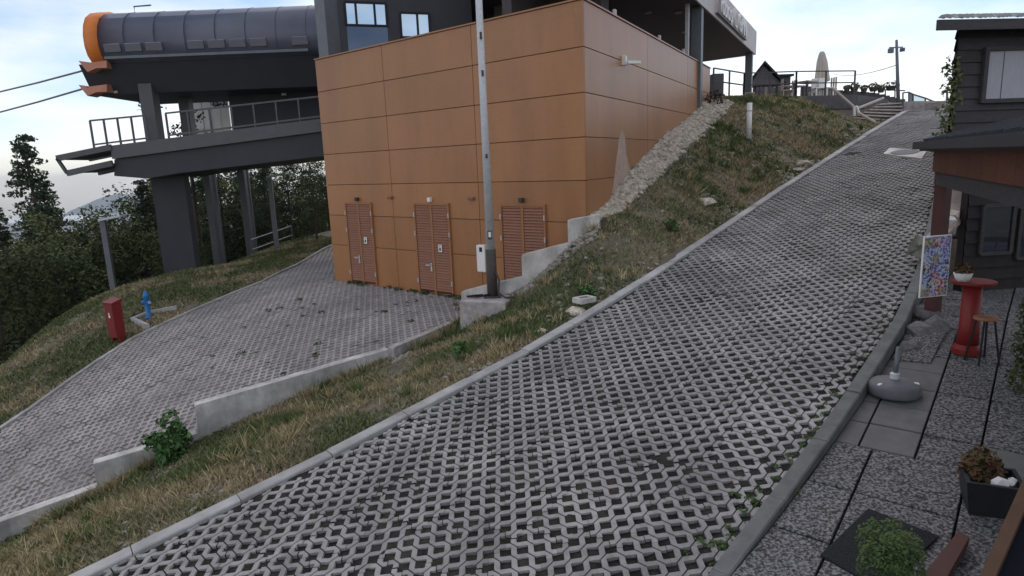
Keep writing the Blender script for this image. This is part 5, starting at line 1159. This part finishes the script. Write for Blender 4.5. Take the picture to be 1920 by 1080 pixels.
for i_, k_ in enumerate((18.5, 20.5, 22.5, 24.5, 26.5)):
    q = xy(k_, float(cR(k_)) + .55); e = empty('shrub', 'low dull green shrub on the far side of the ramp past the hut', 'shrub', (q[0], q[1], gzz(*q)), 0, 'shrubs beyond the hut'); v, f = leafball(420, .5, .75, .07, 700 + i_); bulk('foliage', v, f, M['shrub'], e); MB().tube([(0, 0, -.1), (0, 0, .4)], .03, 5).build('stem', M['bark'], e)
p = PV(1318, 206, BC, SDR); q = p[:2] + sn * .35; e = empty('dry_plant', 'wilted dark plant at the top end of the gravel strip', 'plant', (q[0], q[1], gzz(*q))); v, f = leafball(120, .4, .5, .07, 9); bulk('foliage', v, f, M['bark'], e); MB().tube([(0, 0, 0), (0, 0, .3)], .02, 5).build('stem', M['bark'], e)

# ------------------------------------------------------------------ trees
def crown_mesh(name, kind, seed, n_cl, H, R):
    g = np.random.default_rng(seed); V = []
    for i in range(n_cl):
        if kind == 'conifer':
            t = g.uniform(.12, 1) ; rad = R * (1.02 - t) * g.uniform(.3, 1.0) + .12; a = g.uniform(0, 6.28); c = np.array([rad * math.cos(a), rad * math.sin(a), H * t - rad * .18]); rr = .30 + .45 * (1 - t); v, _ = leafball(int(46 + 40 * (1 - t)), rr, rr * .45, .085, seed * 100 + i, 1, up=.2)
        elif kind == 'pine':
            t = g.uniform(.45, 1); rad = R * math.sqrt(max(.05, 1 - ((t - .72) / .36) ** 2)) * g.uniform(.25, 1); a = g.uniform(0, 6.28); c = np.array([rad * math.cos(a), rad * math.sin(a), H * t]); rr = g.uniform(.38, .7); v, _ = leafball(64, rr, rr * .6, .09, seed * 100 + i, 1)
        else:
            d = g.normal(size=3); d /= np.linalg.norm(d); q = g.uniform(.35, 1) ** .5; c = np.array([d[0] * R * q, d[1] * R * q, H * .58 + d[2] * H * .40 * q]); rr = g.uniform(.45, .8); v, _ = leafball(66, rr, rr * .8, .095, seed * 100 + i, 1)
        V.append(v + c)
    v = np.concatenate(V); me_o = bulk(name, v, np.arange(len(v)).reshape(-1, 4), M['needle' if kind != 'leafy' else 'leaf']); return me_o
def trunk_mb(H, r_, kind, seed, lean=0):
    rr = random.Random(seed); mb = MB(); pts = []; rad = []
    for i in range(7): t = i / 6; pts.append((lean * t * t * H + rr.gauss(0, .04) * (t > 0), rr.gauss(0, .04) * (t > 0), H * t * (.95 if kind != 'leafy' else .75))); rad.append(r_ * (1 - .82 * t))
    mb.tube(pts, rad, 8)
    for i in range(9 if kind != 'conifer' else 5):
        t = rr.uniform(.35, .85); b = Vector(pts[int(t * 6)]); a = rr.uniform(0, 6.28); L = H * .22 * (1.1 - t) + .4; mb.tube([b, b + Vector((math.cos(a) * L * .5, math.sin(a) * L * .5, L * .25)), b + Vector((math.cos(a) * L, math.sin(a) * L, L * .45))], [r_ * .32 * (1.1 - t), r_ * .2 * (1.1 - t), .012], 5)
    return mb
PROTO = []
for kind, seed, ncl, H, R in (('leafy', 1, 80, 8, 2.5), ('leafy', 2, 90, 9, 2.9), ('pine', 3, 46, 11, 2.3), ('pine', 4, 54, 12, 2.2), ('conifer', 5, 120, 11, 2.3), ('leafy', 6, 46, 5, 1.7)):
    nm = {'leafy': 'broadleaf_tree', 'pine': 'pine_tree', 'conifer': 'spruce_tree'}[kind]; root = bpy.data.objects.new(nm, None); COL.objects.link(root)
    tr = trunk_mb(H, .17 if kind != 'leafy' else .15, kind, seed, .03 if kind == 'pine' else 0).build('trunk', M['bark'], root, True); cr_ = crown_mesh('crown', kind, seed, ncl, H, R); cr_.parent = root
    PROTO.append([root, H, nm, False])
LAB = {'broadleaf_tree': ('dark broadleaf tree in the wood below the lift station', 'wood below the lift station'), 'pine_tree': ('tall pine with a bare lower trunk in the wood behind the station deck', 'pines in the wood'), 'spruce_tree': ('dense dark spruce in the wood below the lift station', 'spruces in the wood')}
def place(i, px, py_top, Y, label=None, rz=None, sxy=None, lean=None):
    P = PROTO[i]; p = PY(px, py_top, Y); x, y = p[0], p[1]; zb = gzz(x, y) - .1; s = (p[2] - zb) / P[1]
    o = copy_tree(P[0]) if P[3] else P[0]; P[3] = True
    o.location = (x, y, zb); sh = sxy or s * random.uniform(.85, 1.1); o.scale = (sh, sh, s); o.rotation_euler = (0, lean or 0, rz if rz is not None else random.uniform(0, 6.28))
    l, gname = LAB[P[2]]
    if P[2] == 'broadleaf_tree':
        low = (py_top > 365 and px > 300) or py_top > 418; zone = ('crowding round the foot of the lone tall spruce' if px < 110 else 'behind the lamp post by the red cabinet' if px < 300 else 'behind the slim deck columns') if Y < 41 else 'deep in the wood beyond the deck'
        l = ('low ' if low else 'tall ') + 'dark broadleaf tree ' + zone; gname = ('low ' if low else 'tall ') + 'broadleaf trees ' + zone
    tag(o, label or l, 'tree', None if label else gname)
place(4, 42, 256, 30, 'lone tall spruce rising above the wood with sky showing through its ragged crown', .4, 1.15)
place(4, 78, 345, 32, 'shorter ragged spruce beside the lone tall spruce', 1.4, 1.2)
place(1, -20, 420, 33); place(0, 25, 425, 36); place(1, 95, 430, 38); place(4, 60, 400, 36); place(1, 120, 440, 30)
place(3, 330, 120, 27, 'tall pine with leaning trunk seen between deck column and pale screen', 2.0, .8)
place(4, -10, 392, 27); place(0, 12, 405, 24); place(1, 70, 395, 29); place(4, 92, 405, 33); place(0, 98, 412, 26, None, None, .75)
place(5, 140, 418, 30); place(0, 165, 402, 34); place(1, 208, 372, 33); place(0, 238, 356, 30); place(4, 262, 340, 31); place(1, 285, 330, 35)
place(5, 60, 470, 22.5); place(5, 118, 455, 24); place(0, 172, 445, 26); place(5, 225, 425, 27); place(5, -30, 470, 21); place(0, 255, 400, 29)
for i, (px, pt, Y) in enumerate(((345, 300, 30), (362, 285, 34), (405, 298, 31), (430, 292, 37), (462, 300, 33), (488, 296, 30), (512, 300, 36), (535, 293, 32), (560, 297, 39), (583, 292, 34), (606, 300, 30), (640, 290, 36))):
    place((2, 0, 3, 1, 2, 4, 0, 3, 1, 2, 0, 1)[i], px, pt, Y)
for i, (px, pt, Y) in enumerate(((350, 400, 28), (420, 385, 29), (480, 380, 31), (520, 375, 33), (565, 380, 33), (600, 372, 36), (330, 430, 26.5))): place(5 if i % 2 else 0, px, pt, Y)
for i, (px, pt, Y) in enumerate(((390, 300, 46), (450, 298, 48), (500, 305, 47), (550, 304, 50), (330, 330, 45), (280, 350, 44), (230, 385, 43), (600, 305, 48))): place((1, 0, 4)[i % 3], px, pt, Y)
pb_ = T(596, 470, 26); e = empty('birch_sapling', 'slim pale leafless sapling beside the building corner', 'tree', (pb_[0], pb_[1], gzz(pb_[0], pb_[1])))
mb = MB().tube([(0, 0, 0), (.05, 0, 1.2), (-.1, 0, 2.3)], [.05, .035, .015], 6).tube([(.04, 0, 1.1), (.35, .1, 2.0)], [.025, .01], 5).tube([(.0, 0, 1.5), (-.4, .0, 2.2)], [.02, .01], 5); mb.build('trunk', M['bark'], e)
# ------------------------------------------------------------------ far ridge and lake
mb = MB(); D = 5200.; xs = np.linspace(-700, 700, 60); gR = random.Random(5); vs = []
for i, px in enumerate(xs):
    yt = np.interp(px, [-700, -300, 0, 100, 150, 200, 260, 330, 420, 700], [400, 420, 428, 415, 385, 367, 362, 372, 385, 380]) + gR.gauss(0, 1.2)
    a = PY(px, yt, D); b = PY(px, 450, D * .9); vs += [tuple(a), tuple((a + b) / 2 + np.array([gR.gauss(0, 30), gR.gauss(0, 30), 0])), tuple(b), (a[0], a[1] + 900, a[2] - 500)]
mb.add(vs, [(4 * i + j, 4 * i + j + 1, 4 * i + j + 5, 4 * i + j + 4) for i in range(59) for j in range(2)] + [(4 * i, 4 * i + 4, 4 * i + 7, 4 * i + 3) for i in range(59)])
tag(mb.build('mountain_ridge', M['mount']), 'distant wooded mountain ridge coloured haze blue beyond the wood', 'mountain', kind='structure')
a = PY(95, 409, 4300); b = PY(165, 409, 4300); z = a[2]
tag(MB().add([(a[0] - 800, 3900, z), (b[0] + 300, 3900, z), (b[0] + 600, 4560, z), (a[0] - 800, 4560, z)], [(0, 1, 2, 3)]).build('lake', M['lake']), 'pale strip of lake at the foot of the distant ridge', 'lake', kind='structure')

# ------------------------------------------------------------------ air
hz = MB().prism([(-4200, -60), (4200, -60), (4200, 6600), (-4200, 6600)], -1200, 60).build('haze', None)
hm_ = bpy.data.materials.new('haze_air'); hm_.use_nodes = True; hm_.node_tree.nodes.clear(); ho = hm_.node_tree.nodes.new('ShaderNodeOutputMaterial'); pv = hm_.node_tree.nodes.new('ShaderNodeVolumePrincipled')
pv.inputs['Color'].default_value = (.80, .87, .95, 1); pv.inputs['Density'].default_value = .00016; hm_.node_tree.links.new(pv.outputs['Volume'], ho.inputs['Volume'])
hz.data.materials.clear(); hz.data.materials.append(hm_); tag(hz, 'thin pale haze in the air over the valley', 'haze', kind='stuff')
